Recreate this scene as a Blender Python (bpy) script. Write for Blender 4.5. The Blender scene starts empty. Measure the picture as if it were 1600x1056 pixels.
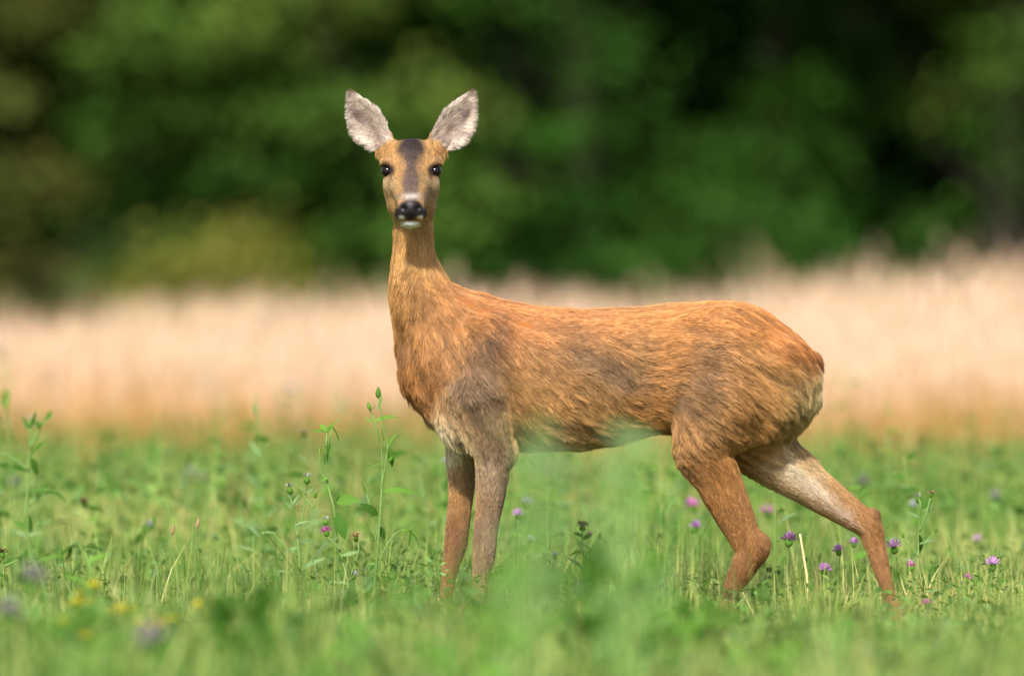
import bpy, math, random
import numpy as np
import openvdb as vdb
from mathutils import Vector, Matrix, kdtree

rng = np.random.default_rng(7)
random.seed(7)
sc = bpy.context.scene
COL = sc.collection
R = math.radians

# ------------------------------------------------------------------ camera
S = 0.00131            # metres per photo pixel in the deer's plane
D = 23.3               # camera to deer
H = 0.85               # camera height
VH, VG = 343.0, 343.0 + 0.85 / 0.00131   # horizon row, ground row under the deer
cam = bpy.data.cameras.new('camera')
camo = bpy.data.objects.new('camera', cam)
COL.objects.link(camo)
cam.sensor_width = 36
cam.lens = D / S * 36 / 1600
cam.clip_start, cam.clip_end = 0.5, 2000
camo.location = (0, -D, H)
camo.rotation_euler = (R(90) - math.atan((528 - VH) * S / D), 0, 0)
cam.dof.use_dof = True
cam.dof.focus_distance = D - 0.06
cam.dof.aperture_fstop = 3.1
sc.camera = camo

# ------------------------------------------------------------------ sky, sun
SUN_EL, SUN_AZ = 43, -12          # elevation; degrees to the right of straight behind the camera
w = bpy.data.worlds.new('World'); sc.world = w; w.use_nodes = True
nt = w.node_tree
sky = nt.nodes.new('ShaderNodeTexSky'); sky.sky_type = 'NISHITA'; sky.sun_disc = False
sky.sun_elevation = R(SUN_EL); sky.sun_rotation = R(180 - SUN_AZ)
sky.air_density = 1.0; sky.dust_density = 2.5
bg = nt.nodes['Background']; bg.inputs['Strength'].default_value = 0.14
nt.links.new(sky.outputs[0], bg.inputs['Color'])
sl = bpy.data.lights.new('sun', 'SUN'); sl.energy = 4.2; sl.angle = R(4); sl.color = (1, 0.94, 0.84)
so = bpy.data.objects.new('sun', sl); COL.objects.link(so)
sd = Vector((math.sin(R(SUN_AZ)) * math.cos(R(SUN_EL)), -math.cos(R(SUN_AZ)) * math.cos(R(SUN_EL)), math.sin(R(SUN_EL))))
so.rotation_euler = sd.to_track_quat('Z', 'Y').to_euler()
so.location = (-3, -10, 12)
vs = sc.view_settings
vs.view_transform = 'Standard'; vs.look = 'None'; vs.exposure = 0.48; vs.gamma = 1; vs.use_curve_mapping = False
sc.cycles.use_denoising = True
sc.cycles.max_bounces = 8
sc.cycles.transparent_max_bounces = 8

# ------------------------------------------------------------------ helpers
def px(u, v, y=0.0):
    k = S * (D + y) / D
    return Vector(((u - 800) * k, y, H - (v - VH) * k))
def ground_row(y): return VH + (VG - VH) * D / (D + y)
def lin(c):
    c = np.asarray(c, float) / 255.0
    return np.where(c <= 0.04045, c / 12.92, ((c + 0.055) / 1.055) ** 2.4)

def mat(name, color=None, attr=None, rough=0.6, spec=0.3, transl=0.0, var=0.0, tint=(1, 1, 1), sheen=0.0):
    m = bpy.data.materials.new(name); m.use_nodes = True
    t = m.node_tree; b = t.nodes['Principled BSDF']; out = t.nodes['Material Output']
    b.inputs['Roughness'].default_value = rough
    b.inputs['Specular IOR Level'].default_value = spec
    if attr:
        a = t.nodes.new('ShaderNodeAttribute'); a.attribute_name = attr; src = a.outputs['Color']
    else:
        c = t.nodes.new('ShaderNodeRGB'); c.outputs[0].default_value = (*color, 1); src = c.outputs[0]
    if var:
        n = t.nodes.new('ShaderNodeTexNoise'); n.inputs['Scale'].default_value = 60; n.inputs['Detail'].default_value = 4
        tc = t.nodes.new('ShaderNodeTexCoord'); t.links.new(tc.outputs['Object'], n.inputs['Vector'])
        mr = t.nodes.new('ShaderNodeMapRange'); mr.inputs['To Min'].default_value = 1 - var; mr.inputs['To Max'].default_value = 1 + var
        t.links.new(n.outputs['Fac'], mr.inputs['Value'])
        oi = t.nodes.new('ShaderNodeObjectInfo')
        mr2 = t.nodes.new('ShaderNodeMapRange'); mr2.inputs['To Min'].default_value = 1 - var; mr2.inputs['To Max'].default_value = 1 + var
        t.links.new(oi.outputs['Random'], mr2.inputs['Value'])
        mm = t.nodes.new('ShaderNodeMath'); mm.operation = 'MULTIPLY'
        t.links.new(mr.outputs[0], mm.inputs[0]); t.links.new(mr2.outputs[0], mm.inputs[1])
        mx = t.nodes.new('ShaderNodeMix'); mx.data_type = 'RGBA'; mx.blend_type = 'MULTIPLY'; mx.inputs[0].default_value = 1
        t.links.new(src, mx.inputs[6]); t.links.new(mm.outputs[0], mx.inputs[7]); src = mx.outputs[2]
    t.links.new(src, b.inputs['Base Color'])
    if transl:
        tr = t.nodes.new('ShaderNodeBsdfTranslucent'); ms = t.nodes.new('ShaderNodeMixShader')
        ms.inputs[0].default_value = transl
        mx2 = t.nodes.new('ShaderNodeMix'); mx2.data_type = 'RGBA'; mx2.blend_type = 'MULTIPLY'; mx2.inputs[0].default_value = 1
        t.links.new(src, mx2.inputs[6]); mx2.inputs[7].default_value = (*tint, 1)
        t.links.new(mx2.outputs[2], tr.inputs['Color'])
        t.links.new(b.outputs[0], ms.inputs[1]); t.links.new(tr.outputs[0], ms.inputs[2])
        t.links.new(ms.outputs[0], out.inputs['Surface'])
    return m

def mesh_np(name, V, F, material, col=None, smooth=True):
    """V (n,3); F list of int arrays, each (m,k) with its own k; col (n,3) -> point attribute 'col'"""
    me = bpy.data.meshes.new(name)
    V = np.asarray(V, np.float32)
    F = [np.asarray(f, np.int32) for f in F if len(f)]
    loops = np.concatenate([f.ravel() for f in F])
    tot = np.concatenate([np.full(len(f), f.shape[1], np.int32) for f in F])
    start = np.concatenate([[0], np.cumsum(tot)[:-1]]).astype(np.int32)
    me.vertices.add(len(V)); me.vertices.foreach_set('co', V.ravel())
    me.loops.add(len(loops)); me.loops.foreach_set('vertex_index', loops)
    me.polygons.add(len(tot)); me.polygons.foreach_set('loop_start', start); me.polygons.foreach_set('loop_total', tot)
    me.polygons.foreach_set('use_smooth', np.full(len(tot), smooth))
    me.update(calc_edges=True)
    if col is not None:
        a = me.attributes.new('col', 'FLOAT_COLOR', 'POINT')
        c = np.ones((len(V), 4), np.float32); c[:, :3] = col
        a.data.foreach_set('color', c.ravel())
    if material: me.materials.append(material)
    return me

def obj(name, data, parent=None, loc=None, M=None, label=None, cat=None, group=None, kind=None):
    o = bpy.data.objects.new(name, data); COL.objects.link(o)
    if parent: o.parent = parent
    if loc is not None: o.location = loc
    if M is not None: o.matrix_local = M
    if label: o['label'] = label
    if cat: o['category'] = cat
    if group: o['group'] = group
    if kind: o['kind'] = kind
    return o

_tab = np.random.default_rng(3).random((64, 64, 64)).astype(np.float32)
def vnoise(p, scale, seed=0):
    q = np.asarray(p, np.float64) * scale + seed * 17.31
    i = np.floor(q).astype(int); f = q - i; f = f * f * (3 - 2 * f)
    r = 0
    for dx in (0, 1):
        for dy in (0, 1):
            for dz in (0, 1):
                wgt = (f[:, 0] if dx else 1 - f[:, 0]) * (f[:, 1] if dy else 1 - f[:, 1]) * (f[:, 2] if dz else 1 - f[:, 2])
                r = r + wgt * _tab[(i[:, 0] + dx) % 64, (i[:, 1] + dy) % 64, (i[:, 2] + dz) % 64]
    return r

def norm(v): return v / np.maximum(np.linalg.norm(v, axis=-1, keepdims=True), 1e-9)

def tube_np(path, radii, n=8, cap=True):
    P = np.asarray(path, float); rr = np.asarray(radii, float)
    T = norm(np.gradient(P, axis=0))
    up = np.array([0.13, 0.97, 0.2])
    A = norm(np.cross(T, up)); B = np.cross(T, A)
    th = np.arange(n) / n * 2 * np.pi
    V = (P[:, None] + rr[:, None, None] * (np.cos(th)[None, :, None] * A[:, None] + np.sin(th)[None, :, None] * B[:, None])).reshape(-1, 3)
    F = []
    m = len(P)
    i = np.arange(m - 1)[:, None] * n; j = np.arange(n)[None]; k = (j + 1) % n
    quads = np.stack([i + j, i + k, i + n + k, i + n + j], -1).reshape(-1, 4)
    F.append(quads)
    if cap: F.append(np.array([[(m - 1) * n + q for q in range(n)]])); F.append(np.array([[n - 1 - q for q in range(n)]]))
    return V, F

def spline(pts, m):
    """Catmull-Rom through pts, m samples"""
    P = np.asarray(pts, float)
    if len(P) == 2: return P[0] + np.linspace(0, 1, m)[:, None] * (P[1] - P[0])
    Q = np.vstack([2 * P[0] - P[1], P, 2 * P[-1] - P[-2]])
    t = np.linspace(0, len(P) - 1 - 1e-6, m); i = t.astype(int); f = (t - i)[:, None]
    a, b, c, d = Q[i], Q[i + 1], Q[i + 2], Q[i + 3]
    return 0.5 * (2 * b + (c - a) * f + (2 * a - 5 * b + 4 * c - d) * f ** 2 + (3 * b - a - 3 * c + d) * f ** 3)

def join(parts):
    Vs, Fs, o = [], {}, 0
    for V, F in parts:
        Vs.append(V)
        for f in F: Fs.setdefault(np.shape(f)[1], []).append(np.asarray(f) + o)
        o += len(V)
    return np.vstack(Vs), [np.vstack(x) for x in Fs.values()]

# ------------------------------------------------------------------ ground
def ground_material():
    m = bpy.data.materials.new('meadow soil'); m.use_nodes = True
    t = m.node_tree; b = t.nodes['Principled BSDF']; b.inputs['Roughness'].default_value = 0.95
    b.inputs['Specular IOR Level'].default_value = 0.1
    tc = t.nodes.new('ShaderNodeTexCoord')
    n = t.nodes.new('ShaderNodeTexNoise'); n.inputs['Scale'].default_value = 3.0; n.inputs['Detail'].default_value = 8
    t.links.new(tc.outputs['Object'], n.inputs['Vector'])
    r = t.nodes.new('ShaderNodeValToRGB')
    r.color_ramp.elements[0].position = 0.35; r.color_ramp.elements[0].color = (0.075, 0.115, 0.03, 1)
    r.color_ramp.elements[1].position = 0.7; r.color_ramp.elements[1].color = (0.15, 0.2, 0.05, 1)
    t.links.new(n.outputs['Fac'], r.inputs['Fac']); t.links.new(r.outputs[0], b.inputs['Base Color'])
    return m
def soil_straw():
    m = bpy.data.materials.new('straw litter'); m.use_nodes = True
    t = m.node_tree; b = t.nodes['Principled BSDF']; b.inputs['Roughness'].default_value = 0.95
    tc = t.nodes.new('ShaderNodeTexCoord')
    n = t.nodes.new('ShaderNodeTexNoise'); n.inputs['Scale'].default_value = 2.0; n.inputs['Detail'].default_value = 8
    t.links.new(tc.outputs['Object'], n.inputs['Vector'])
    r = t.nodes.new('ShaderNodeValToRGB')
    r.color_ramp.elements[0].color = (0.30, 0.19, 0.08, 1); r.color_ramp.elements[1].color = (0.5, 0.36, 0.2, 1)
    t.links.new(n.outputs['Fac'], r.inputs['Fac']); t.links.new(r.outputs[0], b.inputs['Base Color'])
    return m

def gz(x, y):   # gentle unevenness, zero round the deer
    return 0.012 * np.sin(x * 1.3 + 0.5) * np.sin(y * 0.9 + 1.0)
gx = np.concatenate([np.linspace(-300, -12, 15), np.linspace(-10, 10, 61), np.linspace(12, 300, 15)])
gy = np.concatenate([np.linspace(-60, -26, 6), np.linspace(-25, 40, 120), np.linspace(45, 900, 20)])
GX, GY = np.meshgrid(gx, gy, indexing='ij')
GZ = gz(GX, GY)
nI, nJ = GX.shape
idx = np.arange(nI * nJ).reshape(nI, nJ)
GF = np.stack([idx[:-1, :-1], idx[1:, :-1], idx[1:, 1:], idx[:-1, 1:]], -1).reshape(-1, 4)
obj('ground', mesh_np('ground', np.stack([GX, GY, GZ], -1).reshape(-1, 3), [GF], ground_material()), kind='structure')
STRAW0, STRAW1 = 13.3, 28.5
sx = np.linspace(-9, 9, 41); sy = np.linspace(STRAW0 + 0.2, STRAW1, 31)
GX, GY = np.meshgrid(sx, sy, indexing='ij')
nI, nJ = GX.shape; idx = np.arange(nI * nJ).reshape(nI, nJ)
GF = np.stack([idx[:-1, :-1], idx[1:, :-1], idx[1:, 1:], idx[:-1, 1:]], -1).reshape(-1, 4)
obj('field_margin', mesh_np('field_margin', np.stack([GX, GY, gz(GX, GY) + 0.006], -1).reshape(-1, 3), [GF], soil_straw()), kind='structure')

# ------------------------------------------------------------------ grass
def blades(n, xr, yr, hr, wr, cols, seed, bend=0.75, seg=3, hpow=1.0, dens=None, hmul=None):
    g = np.random.default_rng(seed)
    y = g.uniform(*yr, n)
    half = (0.5 * 1600 * S * (D + y) / D) * xr
    x = g.uniform(-1, 1, n) * half
    if dens is not None:
        k = g.random(n) < dens(x, y); x, y = x[k], y[k]; n = len(x)
    cl = vnoise(np.stack([x, y, 0 * x], -1), 2.2, seed)          # tufts taller and shorter
    cl = 0.6 * cl + 0.4 * vnoise(np.stack([x, y, 0 * x], -1), 6.0, seed + 1)
    h = (hr[0] + (hr[1] - hr[0]) * g.random(n) ** hpow) * (0.3 + 1.4 * cl)
    if hmul is not None: h = h * hmul(x, y)
    wd = g.uniform(*wr, n)
    az = g.uniform(0, 2 * np.pi, n); lean = g.normal(0, 0.3, n)[:, None]
    dv = np.stack([np.cos(az), np.sin(az), 0 * az], -1)
    sa = az + np.pi / 2 + g.normal(0, 0.6, n)
    side = np.stack([np.cos(sa), np.sin(sa), 0 * az], -1)
    bd = np.abs(g.normal(0, bend, n))[:, None]
    root = np.stack([x, y, gz(x, y) - 0.005], -1)
    V = np.zeros((n, seg * 2 + 1, 3), np.float32)
    for s in range(seg + 1):
        t = s / seg
        c = root + h[:, None] * (np.array([0, 0, 1.0]) * (t - 0.25 * bd * t * t) + dv * (lean * t + bd * 0.55 * t * t))
        if s < seg:
            ww = (wd * (1 - 0.75 * t ** 1.6) * 0.5)[:, None]
            V[:, 2 * s] = c - side * ww; V[:, 2 * s + 1] = c + side * ww
        else: V[:, 2 * s] = c
    b = (np.arange(n) * (seg * 2 + 1))[:, None]
    quads = np.vstack([b + np.array([2 * s, 2 * s + 1, 2 * s + 3, 2 * s + 2]) for s in range(seg - 1)]) if seg > 1 else np.zeros((0, 4), int)
    tris = b + np.array([2 * seg - 2, 2 * seg - 1, 2 * seg])
    cc = np.asarray([lin(c) for c in cols])
    pick = np.clip((vnoise(root, 1.6, seed % 3) * 1.8 - 0.45 + g.normal(0, 0.25, n)) * len(cc), 0, len(cc) - 1).astype(int)
    C = cc[pick] * g.uniform(0.75, 1.25, n)[:, None]
    if cols[0][1] > cols[0][0] and cols[0][0] < 140: C = C * np.array([1.06, 1.0, .86])
    C = np.repeat(C[:, None], seg * 2 + 1, 1)
    return V.reshape(-1, 3), [quads, tris], C.reshape(-1, 3)

def merge(sets):
    V, F = join([(s[0], s[1]) for s in sets]); return V, F, np.vstack([s[2] for s in sets])

grass_mat = mat('grass blade', attr='col', rough=0.55, spec=0.25, transl=0.4, tint=(1.1, 1.1, 0.6))
GREENS = [(84, 122, 56), (100, 138, 66), (118, 154, 76), (138, 170, 88), (156, 182, 100), (176, 192, 116), (196, 198, 136)]
DRY = [(200, 180, 130), (190, 160, 110), (214, 200, 160)]
def trampled(x, y):      # grass pressed down round the feet
    k = 0
    for f in (690, 1136, 1402): k = np.maximum(k, np.exp(-((x - (f - 800) * S) / 0.09) ** 2) * ((y > -1.4) & (y < 0.15)))
    return 1 - 0.72 * k
s1 = blades(84000, 1.5, (-2.6, 3.5), (0.02, 0.15), (0.002, 0.0055), GREENS, 11, hpow=1.5, hmul=trampled)
s2 = blades(8500, 1.5, (-2.6, 3.5), (0.07, 0.24), (0.0015, 0.004), GREENS, 12, bend=0.5, hmul=trampled)
s3 = blades(5000, 1.5, (-2.2, 3.0), (0.03, 0.17), (0.001, 0.0025), DRY, 13, bend=0.9)
obj('meadow_grass', mesh_np('meadow_grass', *merge([s1, s2, s3])[:2], grass_mat, merge([s1, s2, s3])[2]), kind='stuff',
    label='short green meadow grass round the hooves of the deer', cat='grass')
f1 = blades(60000, 1.5, (3.5, STRAW0 + 1.0), (0.03, 0.19), (0.004, 0.009), GREENS[2:], 14, seg=2)
f2 = blades(9000, 1.5, (3.5, STRAW0 + 1.0), (0.1, 0.34), (0.003, 0.008), GREENS[1:5] + DRY[:1], 15, seg=2)
a = merge([f1, f2])
obj('far_meadow_grass', mesh_np('far_meadow_grass', a[0], a[1], grass_mat, a[2]), kind='stuff',
    label='blurred green meadow grass stretching from the deer to the dry field margin', cat='grass')
n1 = blades(40000, 1.6, (-9.5, -2.6), (0.03, 0.17), (0.003, 0.008), GREENS, 16, seg=2)
n2 = blades(9000, 1.6, (-9.5, -2.6), (0.08, 0.3), (0.003, 0.008), GREENS, 17, seg=2)
a = merge([n1, n2])
obj('near_meadow_grass', mesh_np('near_meadow_grass', a[0], a[1], grass_mat, a[2]), kind='stuff',
    label='out of focus green grass in front of the deer', cat='grass')

# small broad leaves (clover, plantain seedlings) mixed into the sward
def leaflets(n, yr, zr, lr, cols, seed, xr=1.25):
    g = np.random.default_rng(seed)
    y = g.uniform(*yr, n); x = g.uniform(-1, 1, n) * 0.5 * 1600 * S * (D + y) / D * xr
    z = g.uniform(*zr, n) * (0.5 + vnoise(np.stack([x, y, 0 * x], -1), 2.2, seed)) + gz(x, y)
    L = g.uniform(*lr, n)[:, None]; W = L * g.uniform(0.3, 0.7, n)[:, None]
    az = g.uniform(0, 2 * np.pi, n); el = g.normal(0.35, 0.4, n)
    f = np.stack([np.cos(az) * np.cos(el), np.sin(az) * np.cos(el), np.sin(el)], -1)
    s = norm(np.cross(f, np.array([0, 0, 1.0]) + g.normal(0, 0.3, (n, 3)))); nn = np.cross(s, f)
    c = np.stack([x, y, z], -1)
    V = np.stack([c, c + f * L * .35 + s * W * .5 + nn * L * .08, c + f * L * .75 + s * W * .4 + nn * L * .05, c + f * L - nn * L * .1,
                  c + f * L * .75 - s * W * .4 + nn * L * .05, c + f * L * .35 - s * W * .5 + nn * L * .08], 1)
    b = (np.arange(n) * 6)[:, None]
    F = np.vstack([b + np.array([0, 1, 2, 3]), b + np.array([0, 3, 4, 5])])
    cc = np.asarray([lin(q) for q in cols]); C = cc[g.integers(0, len(cc), n)] * g.uniform(0.7, 1.25, n)[:, None]
    return V.reshape(-1, 3), [F], np.repeat(C[:, None], 6, 1).reshape(-1, 3)
LG = [(84, 126, 52), (102, 144, 64), (124, 162, 84), (66, 108, 42), (112, 144, 88)]
a = merge([leaflets(15000, (-2.6, 3.5), (0.01, 0.12), (0.008, 0.026), LG, 21, 1.5),
           leaflets(16000, (3.5, STRAW0), (0.02, 0.2), (0.015, 0.045), LG[1:], 22, 1.5),
           leaflets(11000, (-9, -2.6), (0.02, 0.18), (0.012, 0.04), LG, 23, 1.6)])
obj('clover_leaves', mesh_np('clover_leaves', a[0], a[1], grass_mat, a[2]), kind='stuff',
    label='small broad clover leaves scattered through the meadow grass', cat='ground cover')

# dry straw belt
straw_mat = mat('dry straw', attr='col', rough=0.7, spec=0.2, transl=0.35, tint=(1, 0.97, 0.92))
ST = [(226, 196, 164), (236, 208, 176), (242, 218, 190), (246, 224, 200), (234, 210, 182)]
STB = [(212, 160, 94), (222, 174, 110), (196, 148, 80), (176, 150, 82)]
def seedheads(src_n, yr, hr, seed):
    st = blades(src_n, 1.9, yr, hr, (0.003, 0.007), ST, seed, bend=0.25, seg=3, hmul=lambda x, y: np.interp(x, [-2.6, -1.6, -0.6, 0.6, 1.2, 2.4], [.72, .74, .9, .86, .98, 1.05]))
    V = st[0].reshape(-1, 7, 3); g = np.random.default_rng(seed)
    tip = V[:, 6]; n = len(tip); dr = norm(V[:, 6] - V[:, 4]); L = g.uniform(0.05, 0.12, n)[:, None]; wd = g.uniform(0.005, 0.012, n)[:, None]
    sA = norm(np.cross(dr, g.normal(0, 1, (n, 3)))); sB = np.cross(dr, sA)
    b0 = tip - dr * L * .3
    Q = np.stack([b0, b0 + dr * L * .45 + sA * wd * .5, b0 + dr * L, b0 + dr * L * .45 - sA * wd * .5,
                  b0 + dr * L * .45 + sB * wd * .5, b0 + dr * L * .45 - sB * wd * .5], 1).reshape(-1, 3)
    b = (np.arange(n) * 6)[:, None]
    F = np.vstack([b + np.array([0, 1, 2, 3]), b + np.array([0, 4, 2, 5])])
    cc = np.asarray([lin(q) for q in ST]); C = cc[g.integers(0, len(cc), n)] * g.uniform(0.85, 1.1, n)[:, None]
    return merge([st, (Q, [F], np.repeat(C[:, None], 6, 1).reshape(-1, 3))])
a = merge([seedheads(42000, (STRAW0, STRAW1), (0.24, 0.52), 31),
           blades(34000, 1.9, (STRAW0 - 1.3, STRAW0 + 3.8), (0.08, 0.4), (0.004, 0.01), STB, 32, bend=0.6, seg=2),
           blades(1500, 1.9, (STRAW0, STRAW1), (0.15, 0.45), (0.004, 0.009), GREENS[:3], 33, bend=0.5)])
obj('dry_grass', mesh_np('dry_grass', a[0], a[1], straw_mat, a[2]), kind='stuff',
    label='belt of tall bleached dry grass between the meadow and the trees', cat='dry grass')

# ------------------------------------------------------------------ trees behind the field margin
bark = mat('bark', color=(0.035, 0.03, 0.022), rough=0.9, spec=0.1, var=0.3)
leaf_mat = mat('tree leaf', attr='col', rough=0.6, spec=0.1, transl=0.3, tint=(1.2, 1.2, 0.5))
def crown_mesh(seed, rx, ry, zc, rz, nb, cols, leaf=0.075, gap=None, droop=0.25):
    """boughs: flat drooping sprays of leaves spread through an uneven crown volume (local coordinates)"""
    g = np.random.default_rng(seed)
    n = nb * 3
    d = norm(g.normal(0, 1, (n, 3))); r = g.uniform(0.55, 1.0, n)[:, None] ** 0.6
    P = d * r * np.array([rx, ry, rz])
    P *= (0.75 + 0.5 * vnoise(d, 1.7, seed))[:, None]
    P[:, 2] += zc
    P = P[(P[:, 2] > 0.28)]
    keep = (vnoise(P, 0.8, seed + 5) > 0.42) | (P[:, 2] > 2.6)
    P = P[keep][:nb]
    if gap is not None: P = P[gap(P)]
    Vs, Cs = [], []
    cc = np.asarray([lin(c) for c in cols])
    for p in P:
        m = int(g.integers(70, 130) * (0.45 if leaf >= 0.1 else 1))
        out = norm(np.array([p[0], p[1], 0.15 * (p[2] - zc)]) + g.normal(0, 0.15, 3))
        sd_ = norm(np.cross(out, np.array([0, 0, 1.0])))
        L, W = g.uniform(0.4, 0.75), g.uniform(0.25, 0.5)
        a_ = g.uniform(-0.5, 0.6, m); b_ = g.normal(0, 0.45, m); c_ = g.normal(0, 0.06, m)
        c = p + out * (a_ * L)[:, None] + sd_ * (b_ * W)[:, None] + np.array([0, 0, 1.0]) * (c_ - droop * (a_ ** 2 + 0.5 * b_ ** 2) * L)[:, None]
        ln = leaf * g.uniform(0.7, 1.35, m)[:, None]
        f = norm(out * 0.9 + sd_ * g.normal(0, 0.7, m)[:, None] + np.array([0, 0, 1.0]) * g.normal(-0.45, 0.35, m)[:, None])
        s = norm(np.cross(f, np.array([0, 0, 1.0]) + g.normal(0, 0.35, (m, 3)))); nn = np.cross(s, f)
        V = np.stack([c, c + f * ln * .45 + s * ln * .3 + nn * ln * .06, c + f * ln, c + f * ln * .45 - s * ln * .3 + nn * ln * .06], 1)
        Vs.append(V.reshape(-1, 3))
        base = cc[int(np.clip((vnoise(p[None], 0.8, seed + 9)[0] * 1.6 - 0.3) * len(cc), 0, len(cc) - 1))] * g.uniform(0.8, 1.2)
        Cs.append(np.repeat(base[None] * g.uniform(0.75, 1.25, m)[:, None], 4, 0))
    V = np.vstack(Vs); k = len(V) // 4
    b = (np.arange(k) * 4)[:, None]
    F = np.vstack([b + np.array([0, 1, 2]), b + np.array([0, 2, 3])])
    return V, [F], np.vstack(Cs), P
def tree(name, label, cat, x, y, seed, rx, ry, zc, rz, nb, cols, leaf=0.075, group=None, trunk_r=0.16, gap=None, grp=None):
    g = np.random.default_rng(seed + 100)
    V, F, C, P = crown_mesh(seed, rx, ry, zc, rz, nb, cols, leaf, gap and (lambda P: gap(P + np.array([x, y, 0]))))
    root = obj(name, None, loc=(x, y, gz(np.float64(x), np.float64(y))), label=label, cat=cat, group=group)
    obj('crown', mesh_np('crown', V, F, leaf_mat, C, smooth=False), root)
    h = zc + rz * 0.6
    path = spline([(0, 0, -0.1), (g.normal(0, .06), g.normal(0, .06), h * .35), (g.normal(0, .12), g.normal(0, .12), h * .7), (g.normal(0, .2), g.normal(0, .2), h)], 9)
    parts = [tube_np(path, np.linspace(trunk_r, trunk_r * 0.2, 9) * np.array([1.35] + [1] * 8), 9)]
    for q in P[g.permutation(len(P))[:min(26, len(P))]]:
        t = np.clip((q[2] * 0.75) / h, 0.08, 0.95); i = int(t * 8)
        st = path[i]; mid = st * .5 + q * .5 + np.array([0, 0, 0.12])
        parts.append(tube_np(spline([st, mid, q], 6), np.linspace(trunk_r * 0.18, 0.006, 6), 5))
    obj('trunk', mesh_np('trunk', *join(parts), bark), root)
    return root
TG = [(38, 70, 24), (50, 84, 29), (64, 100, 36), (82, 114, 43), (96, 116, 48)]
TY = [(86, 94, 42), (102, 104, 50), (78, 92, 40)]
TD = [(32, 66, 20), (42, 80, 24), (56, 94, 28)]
# dark hollows where no bough reaches out: (x, z, rx, rz) in metres at the forest edge
HOLES = [(px(u, v, 33).x, px(u, v, 33).z, ru * S * 2.4, rv * S * 2.4) for u, v, ru, rv in
         [(1170, 90, 45, 90), (1300, 225, 70, 50), (1000, 370, 95, 45), (395, 330, 75, 40), (560, 260, 60, 70), (210, 25, 60, 40), (1580, 300, 40, 80), (870, 250, 40, 30), (720, 390, 60, 40), (1400, 400, 90, 25), (1090, 180, 60, 30)]]
def hollow(P):
    k = np.ones(len(P), bool)
    for hx, hz, rx, rz in HOLES:
        k &= ~((((P[:, 0] - hx) / rx) ** 2 + ((P[:, 2] - hz) / rz) ** 2 < 1) & (P[:, 1] < 40.5))
    return k
tl = ['olive green leafy tree with low boughs at the forest edge above the yellowing bush',
      'dark green tree with drooping low boughs, next but one to the yellowing bush',
      'leafy green tree at the forest edge directly behind the head of the deer',
      'dense dark green tree at the forest edge above the back of the deer',
      'bright green bushy tree at the forest edge above the rump of the deer',
      'dark tree with deep shaded hollows beyond the rump of the deer',
      'pale green tree at the forest edge, beyond the tail end of the deer',
      'outermost olive tree of the forest edge, past the yellowing bush', 'outermost green tree of the forest edge, on the tail side of the deer']
for i, (x, cols, rx) in enumerate([(-3.1, TY + TG[2:], 1.5), (-1.9, TG[1:], 1.3), (-0.75, TG, 1.3), (0.4, TD + TG[1:3], 1.3), (1.4, TG, 1.25), (2.4, TD + TG[2:4], 1.35), (3.5, TG[1:], 1.5), (-4.5, TY + TG[2:], 1.5), (4.8, TG[1:], 1.5)]):
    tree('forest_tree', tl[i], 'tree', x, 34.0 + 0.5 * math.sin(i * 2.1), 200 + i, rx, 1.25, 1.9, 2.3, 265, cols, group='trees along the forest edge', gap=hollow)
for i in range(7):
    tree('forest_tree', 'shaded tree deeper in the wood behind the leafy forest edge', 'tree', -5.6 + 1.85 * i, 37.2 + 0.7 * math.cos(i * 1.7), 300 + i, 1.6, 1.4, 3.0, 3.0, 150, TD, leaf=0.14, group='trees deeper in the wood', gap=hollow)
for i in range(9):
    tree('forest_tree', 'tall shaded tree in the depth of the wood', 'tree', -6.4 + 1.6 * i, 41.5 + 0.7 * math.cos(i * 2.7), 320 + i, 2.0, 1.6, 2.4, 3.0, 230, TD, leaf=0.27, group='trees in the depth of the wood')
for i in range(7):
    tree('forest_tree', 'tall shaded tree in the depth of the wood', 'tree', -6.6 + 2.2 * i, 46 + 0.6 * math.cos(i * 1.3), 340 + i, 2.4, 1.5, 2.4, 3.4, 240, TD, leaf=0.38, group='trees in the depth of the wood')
tree('bush', 'yellowing green bush standing in the bleached grass before the trees', 'bush', px(335, 400, 29).x, 29.2, 401, 0.42, 0.4, 0.36, 0.5, 26, [(150, 132, 60), (164, 140, 70), (128, 128, 56)], leaf=0.05, trunk_r=0.03)
tree('bush', 'low green bush in the bleached grass left of the yellowing bush', 'bush', px(60, 420, 29).x, 29.6, 402, 0.75, 0.45, 0.4, 0.55, 34, [(84, 110, 40), (70, 104, 34), (96, 118, 50)], leaf=0.055, trunk_r=0.03)
tree('bush', 'rounded green bush at the foot of the trees above the rump of the deer', 'bush', px(1140, 380, 30.5).x, 30.8, 403, 0.5, 0.4, 0.45, 0.55, 30, [(60, 96, 34), (72, 110, 36)], leaf=0.055, trunk_r=0.03)
tree('bush', 'low olive bush in the bleached grass right of the yellowing bush', 'bush', px(480, 400, 29).x, 29.4, 404, 0.4, 0.4, 0.36, 0.42, 22, [(110, 122, 56), (96, 112, 48)], leaf=0.05, trunk_r=0.03)

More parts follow.
